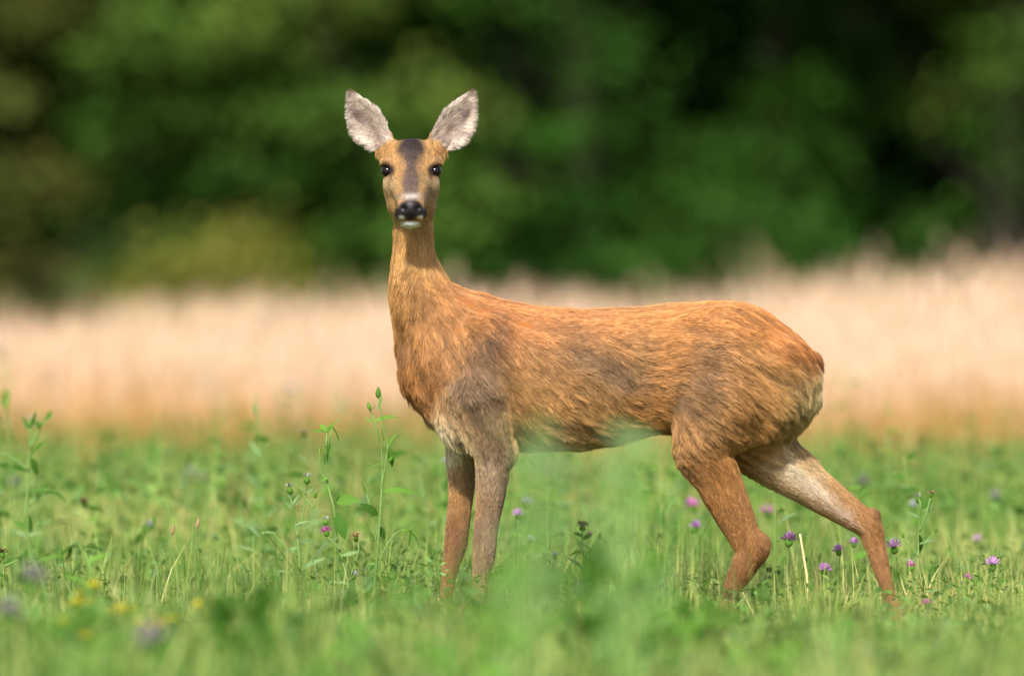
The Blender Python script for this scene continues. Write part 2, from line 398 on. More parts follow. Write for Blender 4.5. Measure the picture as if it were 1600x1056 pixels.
# ------------------------------------------------------------------ roe deer: one continuous body from a smooth distance field
# Working units: one unit = S metres. (u, y, v): u to the right, y away from the camera, v downwards; v = VG is the ground.
HS = 2.35
LO = np.array([525.0, -160.0, 125.0]); HI = np.array([1430.0, 120.0, 1000.0])
DIM = np.ceil((HI - LO) / HS).astype(int)
FLD = np.full(tuple(DIM), 60.0, np.float32)
def grid(lo, hi):
    a = np.clip(np.floor((np.array(lo) - LO) / HS).astype(int), 0, DIM); b = np.clip(np.ceil((np.array(hi) - LO) / HS).astype(int) + 1, 0, DIM)
    sl_ = tuple(slice(a[i], b[i]) for i in range(3))
    ax = [LO[i] + HS * np.arange(a[i], b[i], dtype=np.float32) for i in range(3)]
    return sl_, ax[0][:, None, None], ax[1][None, :, None], ax[2][None, None, :]
def smin(a, b, k):
    h = np.maximum(k - np.abs(a - b), 0) / k
    return np.minimum(a, b) - h * h * k * 0.25
def put(sl_, d, k): FLD[sl_] = smin(FLD[sl_], d.astype(np.float32), k)
def cut(sl_, d, k): FLD[sl_] = -smin(-FLD[sl_], d.astype(np.float32), k)
def chain(pts, k, flat=1.0, m=None):
    """pts (u, y, v, r): smooth tapered limb; flat<1 squeezes it in y"""
    P = spline(np.array(pts, float), m or 5 * len(pts)); 
    lo = (P[:, :3] - P[:, 3:]).min(0) - k - 4; hi = (P[:, :3] + P[:, 3:]).max(0) + k + 4
    sl_, U, Y, W = grid(lo, hi)
    best = None
    for a, b in zip(P[:-1], P[1:]):
        ab = b[:3] - a[:3]; q = ab @ ab + 1e-9
        du, dy, dw = U - a[0], (Y - a[1]) / flat, W - a[2]
        ab_ = ab * np.array([1, 1 / flat, 1]); q = ab_ @ ab_ + 1e-9
        t = np.clip((du * ab_[0] + dy * ab_[1] + dw * ab_[2]) / q, 0, 1)
        d = np.sqrt((du - t * ab_[0]) ** 2 + (dy - t * ab_[1]) ** 2 + (dw - t * ab_[2]) ** 2) - (a[3] + t * (b[3] - a[3]))
        best = d if best is None else np.minimum(best, d)
    put(sl_, best * min(1, flat), k)
def ell(c, r, k, rot=(0, 0, 0), carve=False):
    Rm = np.array((Matrix.Rotation(rot[2], 3, 'Z') @ Matrix.Rotation(rot[1], 3, 'Y') @ Matrix.Rotation(rot[0], 3, 'X')))
    mr = max(r) + k + 4
    sl_, U, Y, W = grid(np.array(c) - mr, np.array(c) + mr)
    p = [U - c[0], Y - c[1], W - c[2]]
    q = [sum(Rm[j][i] * p[j] for j in range(3)) for i in range(3)]
    k0 = np.sqrt(sum((q[i] / r[i]) ** 2 for i in range(3))); k1 = np.sqrt(sum((q[i] / r[i] ** 2) ** 2 for i in range(3)))
    d = k0 * (k0 - 1) / np.maximum(k1, 1e-6)
    (cut if carve else put)(sl_, d, k)

# torso from its back line, belly line and half width
T = np.array([
 [640, 550, 588, 20], [653, 512, 632, 40], [674, 478, 660, 54], [700, 464, 682, 63], [740, 463, 696, 70], [790, 470, 701, 76], [830, 477, 703, 81],
 [900, 484, 702, 86], [960, 482, 694, 86], [1000, 480, 682, 84], [1050, 475, 674, 82], [1100, 472, 684, 80], [1150, 472, 692, 76],
 [1180, 479, 692, 71], [1210, 496, 690, 64], [1240, 519, 680, 54], [1262, 541, 658, 42], [1276, 560, 630, 26], [1281, 578, 612, 12]], float)
sl_, U, Y, W = grid((610, -110, 440), (1300, 110, 730))
uu = U[:, 0, 0]
ker = np.exp(-0.5 * (np.arange(-12, 13) * HS / 9) ** 2); ker /= ker.sum()
xs = np.arange(560, 1345, HS)
def prof(i):
    y_ = np.interp(xs, T[:, 0], T[:, i]); y_ = np.convolve(np.pad(y_, 12, 'edge'), ker, 'valid'); return np.interp(uu, xs, y_)[:, None, None]
tp, bt, hw = prof(1), prof(2), prof(3)
zc_, hz_ = (tp + bt) / 2, np.maximum((bt - tp) / 2, 3)
bk = np.clip((W - zc_) / hz_, -1.2, 1.2)
hwz = hw * (1 + 0.06 * bk - 0.10 * bk ** 2)            # slab-sided, a little fuller low down
q1, q2 = (W - zc_) / hz_, Y / hwz
e = 2.3
k0 = (np.abs(q1) ** e + np.abs(q2) ** e) ** (1 / e); k1 = np.sqrt((q1 / hz_) ** 2 + (q2 / hwz) ** 2)
d = np.minimum(k0 * (k0 - 1) / np.maximum(k1, 1e-4), 60)
endcap = np.maximum(643 - U, U - 1279)
d = np.maximum(d, endcap)
put(sl_, d, 6)
# neck
chain([(645, -2, 300, 27), (646, 0, 345, 30), (646, 2, 385, 32), (648, 2, 430, 38), (656, 0, 475, 45), (675, 0, 525, 50), (700, 0, 575, 52)], 30)
chain([(662, 0, 445, 22), (690, 0, 475, 28), (730, 0, 492, 26)], 40)          # crest running into the withers
ell((661, 0, 565), (26, 42, 52), 30)
# shoulders and haunches
for sg in (-1, 1):
    ell((752, sg * 52, 590), (46, 26, 92), 30, (0, R(-12), 0))
    ell((735, sg * 48, 650), (46, 24, 50), 24)
    ell((1128, sg * 46, 590), (88, 34, 108), 34, (0, R(18), 0))
    ell((1206, sg * 36, 600), (50, 30, 74), 26, (0, R(-22), 0))
# near front leg
chain([(748, -58, 620, 44), (766, -60, 680, 35), (770, -58, 718, 27), (767, -56, 765, 23), (760, -54, 820, 18.5), (757, -53, 858, 17.5), (752, -53, 895, 13.5), (747, -53, 935, 10.5), (744, -54, 962, 11.5), (739, -58, 980, 9)], 14)
ell((792, -58, 702), (13, 16, 18), 14)                                           # elbow
# far front leg
chain([(735, 42, 640, 42), (722, 42, 705, 25), (721, 42, 760, 19.5), (716, 42, 815, 18), (711, 42, 852, 17), (704, 42, 888, 12.5), (697, 42, 930, 9.5), (692, 42, 955, 10.5), (685, 38, 978, 9)], 14)
# near hind leg
chain([(1120, -50, 640, 62), (1098, -58, 695, 46), (1118, -58, 742, 36), (1140, -57, 790, 31), (1160, -56, 832, 25), (1170, -56, 858, 23), (1160, -56, 885, 20), (1147, -56, 910, 14.5), (1137, -57, 938, 11), (1130, -60, 962, 11.5), (1124, -66, 980, 9)], 16)
ell((1186, -56, 853), (15, 12, 20), 18, (0, R(-25), 0))                          # point of the hock
# far hind leg
chain([(1165, 40, 660, 66), (1205, 42, 712, 46), (1250, 42, 747, 36), (1296, 42, 779, 29), (1335, 42, 806, 23), (1359, 42, 824, 20.5), (1368, 42, 850, 16.5), (1379, 42, 890, 13), (1391, 42, 930, 10.5), (1399, 42, 955, 11.5), (1405, 38, 978, 9)], 16)
ell((1365, 42, 807), (9, 9, 11), 12, (0, R(-30), 0))
# tail stub and buttock tuft
ell((1267, 0, 566), (11, 14, 18), 12)
# head, facing the camera with the muzzle lowered
HC = 643.0
ell((HC, 2, 260), (42, 46, 36), 10)
ell((HC, -10, 246), (34, 34, 18), 26)
ell((HC, -22, 300), (39.5, 42, 38), 14)
chain([(HC, -36, 276, 34), (HC, -66, 298, 28), (HC, -94, 318, 22), (HC, -106, 327, 19)], 10)
ell((HC, -22, 325), (35, 40, 22), 12)                                            # jaw
ell((HC, -87, 346), (18.5, 24, 11), 7)                                           # chin
for sg in (-1, 1):
    ell((HC + sg * 34, -26, 256), (13, 18, 10), 10, (0, 0, 0))                   # brow
    ell((HC + sg * 29, -32, 286), (9, 16, 14), 20)                              # cheekbone
    ell((HC + sg * 14, -104, 334), (11, 12, 10), 7)                              # upper lip
    ell((HC + sg * 42, -38, 268), (11, 10.5, 9.4), 3, carve=True)                  # eye socket
ell((HC, -113, 324), (18.5, 9, 13.5), 5)                                         # nose pad
for sg in (-1, 1):
    ell((HC + sg * 11.5, -123, 326), (5, 7, 4.2), 2, (0, R(sg * 25), 0), carve=True)
ell((HC, -112, 345), (22, 17, 1.7), 1.5, carve=True)                           # mouth line
# ears: cupped leaves with real thickness
EARS = []
for sg in (-1, 1):
    base = np.array([HC + sg * 36, 14.0, 236.0]); tip = np.array([HC + sg * 97, 4.0, 140.0])
    ax = tip - base; LA = np.linalg.norm(ax); ax /= LA
    fc = np.array([sg * 0.22, -1.0, 0.02]); fc -= ax * (fc @ ax); fc /= np.linalg.norm(fc)
    sd_ = np.cross(ax, fc)
    if sd_[0] * sg < 0: sd_ = -sd_                                               # outer side of the ear
    EARS.append((base, ax, fc, sd_, LA))
    sl_, U, Y, W = grid(np.minimum(base, tip) - 50, np.maximum(base, tip) + 50)
    p = [U - base[0], Y - base[1], W - base[2]]
    a_ = sum(p[i] * ax[i] for i in range(3)); b_ = sum(p[i] * sd_[i] for i in range(3)); c_ = sum(p[i] * fc[i] for i in range(3))
    t = np.clip(a_ / LA, -0.15, 1.0)
    hwE = np.interp(t, [-0.15, 0, 0.15, 0.32, 0.5, 0.68, 0.84, 0.94, 1.0], [12, 15, 21, 25.5, 25.5, 20, 12, 6.5, 2.5])
    bo = b_ - np.interp(t, [-0.15, 0, 0.35, 0.7, 1], [-2, 0, 5, 3, -2])
    nb_ = np.clip(bo / hwE, -1.3, 1.3)
    c0 = -22 * np.sqrt(np.maximum(1 - 0.8 * nb_ ** 2, 0.02)) * np.interp(t, [-0.15, 0.1, 0.6, 1], [0.9, 1, 0.8, 0.2]) + 15
    d = np.maximum(np.maximum(np.abs(c_ - c0) * 0.8 - 3.0, np.abs(bo) - hwE), np.maximum(a_ - LA, -a_ - 14))
    put(sl_, d, 7)
    chain([(HC + sg * 22, 8, 244, 18), (HC + sg * 36, 14, 236, 15), (HC + sg * 46, 18, 216, 9)], 9)

def blur3(A):
    for ax_ in range(3):
        B = A.copy(); s0 = [slice(None)] * 3; s1 = [slice(None)] * 3; s2 = [slice(None)] * 3
        s0[ax_] = slice(0, -2); s1[ax_] = slice(1, -1); s2[ax_] = slice(2, None)
        B[tuple(s1)] = 0.25 * A[tuple(s0)] + 0.5 * A[tuple(s1)] + 0.25 * A[tuple(s2)]
        A = B
    return A
FLD = blur3(np.clip(FLD, -8, 8))
vg = vdb.FloatGrid(8.0); vg.copyFromArray(FLD)
pts_, quads_ = vg.convertToQuads(isovalue=0.0)
PU = pts_.astype(np.float64) * HS + LO                      # (u, y, v)
def to_world(P):
    P = np.asarray(P, float); return np.stack([(P[..., 0] - 800) * S, P[..., 1] * S, (VG - P[..., 2]) * S], -1)
BV = to_world(PU)
q = quads_.astype(np.int64)
# outward winding check
fa = BV[q]; fn = np.cross(fa[:, 2] - fa[:, 0], fa[:, 3] - fa[:, 1]); 
gi = np.clip(np.round((PU[q].mean(1) + 3 * norm(np.stack([fn[:, 0], fn[:, 1], -fn[:, 2]], -1)) - LO) / HS).astype(int), 0, DIM - 1)
if FLD[gi[:, 0], gi[:, 1], gi[:, 2]].mean() < 0: q = q[:, ::-1].copy(); fn = -fn

# ---- coat: colour, hair flow and hair length as functions of (u, y, v)
def is_head(P): return (P[:, 2] < 358) & (np.abs(P[:, 0] - HC) < 58) & (P[:, 1] < 6 - np.maximum(P[:, 2] - 296, 0) * 0.45) | (P[:, 2] < 226)
def ear_coord(P, i):
    base, ax, fc, sd_, LA = EARS[i]
    p = P - base; return (p @ ax) / LA, p @ sd_, p @ fc
def on_ear(P, N):
    """0 none, 1 inside of an ear, 2 back of an ear"""
    r = np.zeros(len(P), int)
    for i in (0, 1):
        t, b, c = ear_coord(P, i)
        k = (t > 0.1) & (P[:, 2] < 240) & (np.sign(P[:, 0] - HC) == (-1, 1)[i])
        k &= (np.abs(P[:, 0] - HC) > 30)
        r[k & (N @ EARS[i][2] > 0.1)] = 1; r[k & (N @ EARS[i][2] <= 0.1)] = 2
    return r
BASE = [  # u, v, colour: broad colours of the coat
 (645, 365, (196, 138, 72)), (646, 410, (190, 132, 68)), (640, 470, (186, 126, 64)), (615, 520, (164, 104, 46)), (640, 560, (172, 108, 50)), (650, 620, (160, 98, 42)),
 (690, 470, (186, 116, 58)), (720, 520, (182, 120, 66)), (780, 480, (194, 118, 56)), (860, 500, (196, 120, 58)), (950, 495, (198, 124, 60)), (1050, 490, (200, 126, 60)), (1150, 490, (202, 126, 58)),
 (1230, 530, (196, 118, 50)), (1268, 550, (176, 96, 36)), (860, 560, (182, 122, 68)), (960, 560, (180, 122, 70)), (1060, 550, (190, 122, 58)), (1160, 570, (188, 126, 68)), (1230, 600, (188, 132, 72)),
 (1275, 610, (214, 184, 134)), (1250, 660, (178, 132, 76)), (840, 630, (184, 126, 66)), (930, 640, (178, 122, 66)), (1020, 630, (198, 128, 56)), (1090, 650, (172, 118, 66)), (1170, 660, (178, 118, 58)),
 (850, 690, (178, 140, 92)), (940, 690, (170, 128, 80)), (1020, 680, (176, 120, 60)), (1110, 740, (170, 108, 50)), (1150, 830, (164, 106, 54)), (1175, 860, (150, 96, 50)), (1140, 920, (150, 96, 52)),
 (720, 640, (168, 124, 80)), (690, 690, (196, 164, 122)), (722, 770, (184, 128, 76)), (712, 840, (158, 104, 62)), (696, 930, (166, 106, 62)), (768, 740, (156, 126, 100)), (758, 850, (156, 126, 100)), (748, 930, (160, 124, 94)),
 (1240, 750, (196, 154, 112)), (1300, 790, (180, 128, 78)), (1365, 820, (168, 110, 60)), (1380, 890, (168, 112, 70)), (1400, 960, (168, 108, 62))]
BP = np.array([b[:2] for b in BASE], float); BC = np.array([lin(b[2]) for b in BASE])
PATCH = [  # u, v, half-length, half-width, tilt (deg), colour, strength: markings of the coat; y side: -1 near, 1 far, 0 both
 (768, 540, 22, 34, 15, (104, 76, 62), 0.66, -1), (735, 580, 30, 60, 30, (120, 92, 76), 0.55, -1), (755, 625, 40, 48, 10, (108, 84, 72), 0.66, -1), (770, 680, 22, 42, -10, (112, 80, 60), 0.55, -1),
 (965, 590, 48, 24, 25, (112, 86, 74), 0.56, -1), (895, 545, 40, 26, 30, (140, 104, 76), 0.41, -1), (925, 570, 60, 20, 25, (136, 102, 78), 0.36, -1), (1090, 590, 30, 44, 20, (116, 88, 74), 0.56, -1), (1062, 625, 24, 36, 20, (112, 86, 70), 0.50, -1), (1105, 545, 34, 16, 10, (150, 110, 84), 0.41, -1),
 (768, 770, 30, 70, 6, (150, 124, 104), 0.55, -1), (690, 672, 16, 34, -35, (222, 200, 164), .75, 0), (702, 706, 14, 20, -10, (222, 204, 172), .7, 0),
 (1235, 735, 52, 16, 34, (238, 214, 186), .85, 1), (1275, 770, 44, 11, 36, (240, 212, 192), .8, 1), (1320, 806, 26, 7, 38, (226, 190, 180), .6, 1), (1210, 712, 42, 14, 20, (176, 150, 124), .6, 1),
 (1284, 592, 10, 22, 0, (244, 226, 190), .9, 0), (1262, 640, 22, 30, -20, (206, 176, 124), .5, 0), (1276, 552, 12, 10, 20, (140, 74, 30), .8, 0),
 (1148, 925, 13, 9, 0, (30, 24, 22), .97, -1), (1200, 862, 7, 12, -20, (110, 68, 34), .6, -1), (1372, 804, 10, 12, 0, (96, 60, 34), .6, 1), (625, 545, 10, 26, -12, (120, 76, 36), .6, 0), (642, 634, 12, 22, -35, (112, 68, 32), .6, 0)]
def soft(u, v, pu, pv, a, b, tilt, edge=1.0):
    c_, s_ = math.cos(R(tilt)), math.sin(R(tilt))
    du, dv = u - pu, v - pv
    r = ((du * c_ + dv * s_) / a) ** 2 + ((-du * s_ + dv * c_) / b) ** 2
    return np.exp(-(r ** edge))
def coat(P, N):
    W3 = P * np.array([1, 1, 1.0])
    n1 = vnoise(W3, 0.045, 1) - 0.5; n2 = vnoise(W3, 0.11, 2) - 0.5
    u, v = P[:, 0] + 14 * n1, P[:, 2] + 14 * n2
    d2 = (u[:, None] - BP[:, 0]) ** 2 + (v[:, None] - BP[:, 1]) ** 2
    w_ = np.exp(-d2 / (2 * 26 ** 2)) + 1e-6 / (d2 + 10)
    C = (w_ @ BC) / w_.sum(1)[:, None]
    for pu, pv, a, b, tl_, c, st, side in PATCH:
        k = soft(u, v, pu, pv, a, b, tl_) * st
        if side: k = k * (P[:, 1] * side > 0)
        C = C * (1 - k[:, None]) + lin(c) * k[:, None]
    # under side paler
    bel = np.clip((P[:, 2] - 688) / 18, 0, 1) * ((P[:, 0] > 800) & (P[:, 0] < 1040)) * np.clip(1 - np.abs(P[:, 1]) / 70, 0, 1)
    C = C * (1 - .6 * bel[:, None]) + lin((214, 190, 150)) * .6 * bel[:, None]
    # head
    h = is_head(P)
    if h.any():
        p = P[h]; uu, vv, yy = p[:, 0] - HC + 2 * n2[h], p[:, 2] + 3 * n1[h], p[:, 1]
        c = np.tile(lin((198, 146, 90)), (len(p), 1))
        def lay(k, colr):
            nonlocal c
            k = np.clip(k, 0, 1)[:, None]; c = c * (1 - k) + lin(colr) * k
        lay(soft(uu, vv, 0, 250, 70, 22, 0) * .6, (198, 134, 68))
        lay(soft(np.abs(uu), vv, 30, 300, 16, 22, 0) * .7, (160, 120, 80))
        lay(soft(np.abs(uu), vv, 38, 288, 14, 10, 0) * .75, (214, 176, 134))
        lay(soft(np.abs(uu), vv, 36, 251, 12, 5, 0) * .5, (206, 160, 120))
        lay(soft(uu, vv, 0, 335, 40, 14, 0) * (yy > -70) * .5, (196, 146, 86))
        lay(1.25 * soft(uu, vv, 0, 236, 21, 24, 0, 2.2), (66, 52, 52))                 # dark crown
        lay(1.2 * soft(uu, vv, 0, 283, 15, 39, 0, 2.0), (98, 78, 72))                  # stripe down the bridge
        lay(1.0 * soft(np.abs(uu), vv, 13, 262, 5, 14, 0), (170, 122, 82))
        lay(.9 * soft(uu, vv, 0, 308, 18, 6, 0, 1.3), (184, 170, 160))              # pale bar over the nose
        lay(1.3 * soft(np.abs(uu), vv, 21, 334, 8, 10, 30, 2.0) * (yy < -60), (48, 38, 36))
        lay(1.4 * soft(uu, vv, 0, 328, 21, 16, 0, 3.0) * (yy < -80), (26, 22, 23))   # nose
        lay(.85 * soft(np.abs(uu), vv, 14.5, 341, 4.2, 3.2, 0, 1.2) * (yy < -70), (226, 216, 206))
        lay(1.4 * soft(uu, vv, 0, 354, 17, 8, 0, 2.5) * (yy < -60), (246, 242, 236))  # chin
        lay(1.2 * soft(np.abs(uu), vv, 38, 268, 13, 11, 0, 3) * (yy < -10), (44, 32, 28))
        lay(1.0 * soft(np.abs(uu), vv, 29, 277, 2.2, 10, -22, 1.5) * (yy < -20) * .7, (92, 62, 44))   # tear line
        lay(.8 * soft(np.abs(uu), vv, 42, 240, 9, 12, 0), (176, 116, 60))
        c *= (.66 + .5 * vnoise(p, .33, 21) + .18 * vnoise(p, .12, 22))[:, None]
        C[h] = c
    e_ = on_ear(P, N)
    for i in (0, 1):
        t, b, cc_ = ear_coord(P, i)
        k = (e_ == 1) & (np.sign(P[:, 0] - HC) == (-1, 1)[i])
        if k.any():
            tt, bb = t[k], b[k]
            c = np.tile(lin((240, 212, 202)), (k.sum(), 1)) * (0.62 + 0.6 * vnoise(P[k], 0.13, 4))[:, None]
            kk = (np.exp(-(((tt - .62) / .2) ** 2 + ((bb - 6) / 9) ** 2)) * .9)[:, None]; c = c * (1 - kk) + lin((112, 80, 82)) * kk
            kk = (np.exp(-(((tt - .3) / .2) ** 2 + ((bb + 4) / 5) ** 2)) * .75)[:, None]; c = c * (1 - kk) + lin((120, 84, 76)) * kk
            ed = np.interp(tt, [0, 0.15, 0.32, 0.5, 0.68, 0.84, 0.94, 1.0], [17, 24, 29, 29.5, 25, 16.5, 9, 3.5])
            kk = (np.clip((np.abs(bb - 3) / ed - .78) / .2, 0, 1) * .85)[:, None]; c = c * (1 - kk) + lin((122, 86, 60)) * kk
            kk = np.clip((tt - .86) / .12, 0, .6)[:, None]; c = c * (1 - kk) + lin((110, 82, 66)) * kk
            C[k] = c
    C[e_ == 2] = lin((132, 96, 64))
    return np.clip(C, 0.004, 0.9)
FLOW = [  # u, v, direction (du, dv), length mm, lift
 (645, 370, 0, 1, 16, .25), (640, 420, -.1, 1, 18, .25), (620, 480, -.1, 1, 22, .3), (680, 440, .5, 1, 20, .22), (660, 500, .2, 1, 24, .28), (618, 515, .0, 1, 32, .5), (632, 570, .15, 1, 32, .48), (648, 630, .4, .9, 34, .55),
 (720, 470, 1, .55, 20, .18), (700, 540, .5, 1, 24, .26), (760, 540, .6, 1, 22, .26), (690, 610, .3, 1, 26, .3), (750, 620, .55, 1, 26, .28), (780, 690, .35, 1, 24, .3), (690, 680, .5, .9, 28, .35),
 (820, 490, 1, .35, 20, .16), (900, 495, 1, .15, 20, .16), (1000, 490, 1, .1, 20, .16), (1100, 485, 1, .1, 20, .16), (1180, 500, 1, .5, 22, .18), (1240, 540, 1, .75, 24, .22), (1270, 560, 1, 1.0, 28, .35), (1280, 600, .5, 1, 30, .4),
 (830, 560, 1, .8, 24, .24), (900, 560, 1, .55, 24, .26), (970, 580, 1, .7, 26, .3), (860, 640, .9, .9, 26, .26), (940, 640, .8, 1, 28, .32), (1010, 620, .9, .1, 26, .26), (1030, 570, .8, -.1, 24, .24), (1040, 660, .4, .8, 26, .28),
 (900, 695, 1, .5, 26, .25), (980, 680, 1, .3, 26, .25), (1080, 560, .9, .2, 24, .24), (1080, 620, .9, .45, 26, .28), (1140, 580, 1, .45, 26, .28), (1200, 600, 1, .75, 28, .3), (1150, 650, .9, .7, 28, .32), (1230, 650, .8, .9, 30, .32), (1255, 690, .4, 1, 28, .35),
 (1080, 690, .8, .8, 26, .28), (1120, 730, .6, 1, 22, .28), (1150, 800, .4, 1, 16, .26), (1185, 850, .3, 1, 14, .3), (1150, 900, -.4, 1, 12, .28), (1130, 960, -.2, 1, 12, .25),
 (768, 730, .05, 1, 18, .3), (760, 830, -.05, 1, 13, .3), (748, 920, -.1, 1, 10, .28), (720, 740, 0, 1, 16, .26), (712, 830, -.1, 1, 13, .28), (696, 930, -.15, 1, 10, .25),
 (1220, 720, .9, .5, 16, .2), (1280, 770, .9, .6, 13, .2), (1340, 810, .8, .7, 12, .24), (1375, 860, .3, 1, 12, .28), (1395, 940, .25, 1, 10, .25)]
FA = np.array(FLOW, float)
def flow(P, N):
    d2 = (P[:, 0:1] - FA[:, 0]) ** 2 + (P[:, 2:3] - FA[:, 1]) ** 2
    w_ = np.exp(-d2 / (2 * 24 ** 2)) + 1e-5 / (d2 + 10); w_ /= w_.sum(1)[:, None]
    dv = w_ @ FA[:, 2:4]; ln = w_ @ FA[:, 4]; lf = w_ @ FA[:, 5]
    Dr = np.stack([dv[:, 0], 0 * ln, dv[:, 1]], -1)
    h = is_head(P)
    Dh = np.stack([P[:, 0] - HC, np.full(len(P), 40.0), (P[:, 2] - 322) * 0.9], -1)
    Dr[h] = norm(Dh[h]); ln[h] = np.interp(P[h, 1], [-120, -90, -50, 0], [2.5, 4, 8, 12]); lf[h] = .3
    kt = np.clip((252 - P[h, 2]) / 30, 0, 1); ln[h] += 3.0 * kt; lf[h] += .12 * kt
    e_ = on_ear(P, N)
    for i in (0, 1):
        t, b, c = ear_coord(P, i); k = (e_ > 0) & (np.sign(P[:, 0] - HC) == (-1, 1)[i])
        base, ax, fc, sd2, LA = EARS[i]
        Dr[k] = ax * 0.6 + sd2 * np.where(e_[k] == 1, np.clip((b[k] + 14) / 22, -.5, 1.1), 0)[:, None] + fc * 0.0
        ln[k] = np.where(e_[k] == 1, 15 * np.clip(1.15 - np.abs(t[k] - .4), .4, 1), 5); lf[k] = np.where(e_[k] == 1, .35, .25)
    bare = h & (P[:, 1] < -86) & (np.abs(P[:, 2] - 327) < 14) & (np.abs(P[:, 0] - HC) < 20)
    bare |= h & (((np.abs(P[:, 0] - HC) - 38) / 10.5) ** 2 + ((P[:, 2] - 268) / 9.5) ** 2 < 1) & (P[:, 1] < -18)
    ln[bare] = 0
    return Dr, ln, lf

# vertex normals of the body in (u, y, v)
vn = np.zeros_like(BV)
for j in range(4): np.add.at(vn, q[:, j], fn)
vn = norm(vn)
NU = np.stack([vn[:, 0], vn[:, 1], -vn[:, 2]], -1)
body_col = coat(PU, NU)
skin = bpy.data.materials.new('deer skin'); skin.use_nodes = True
t_ = skin.node_tree; b_ = t_.nodes['Principled BSDF']
at = t_.nodes.new('ShaderNodeAttribute'); at.attribute_name = 'col'; t_.links.new(at.outputs['Color'], b_.inputs['Base Color'])
aw = t_.nodes.new('ShaderNodeAttribute'); aw.attribute_name = 'wet'; mr = t_.nodes.new('ShaderNodeMapRange'); mr.inputs['To Min'].default_value = 0.8; mr.inputs['To Max'].default_value = 0.42
t_.links.new(aw.outputs['Fac'], mr.inputs['Value']); t_.links.new(mr.outputs[0], b_.inputs['Roughness'])
b_.inputs['Specular IOR Level'].default_value = 0.28
nz = t_.nodes.new('ShaderNodeTexNoise'); nz.inputs['Scale'].default_value = 900; bp_ = t_.nodes.new('ShaderNodeBump'); bp_.inputs['Strength'].default_value = 0.4; bp_.inputs['Distance'].default_value = 0.001
tc_ = t_.nodes.new('ShaderNodeTexCoord'); t_.links.new(tc_.outputs['Object'], nz.inputs['Vector']); t_.links.new(nz.outputs['Fac'], bp_.inputs['Height']); t_.links.new(bp_.outputs[0], b_.inputs['Normal'])
nosek = (PU[:, 1] < -86) & (np.abs(PU[:, 2] - 327) < 16) & (np.abs(PU[:, 0] - HC) < 21) & (PU[:, 2] < 345)
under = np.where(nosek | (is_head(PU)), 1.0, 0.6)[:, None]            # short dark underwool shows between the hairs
deer = obj('roe_deer', None, loc=(px(940, 900).x, 0, 0), label='reddish brown roe deer doe standing in the meadow, looking at the viewer', cat='deer')
OFF = np.array([deer.location.x, 0, 0])
bm_ = mesh_np('body', BV - OFF, [q], skin, body_col * under)
aw_ = bm_.attributes.new('wet', 'FLOAT', 'POINT'); aw_.data.foreach_set('value', nosek.astype(np.float32))
obj('body', bm_, deer)

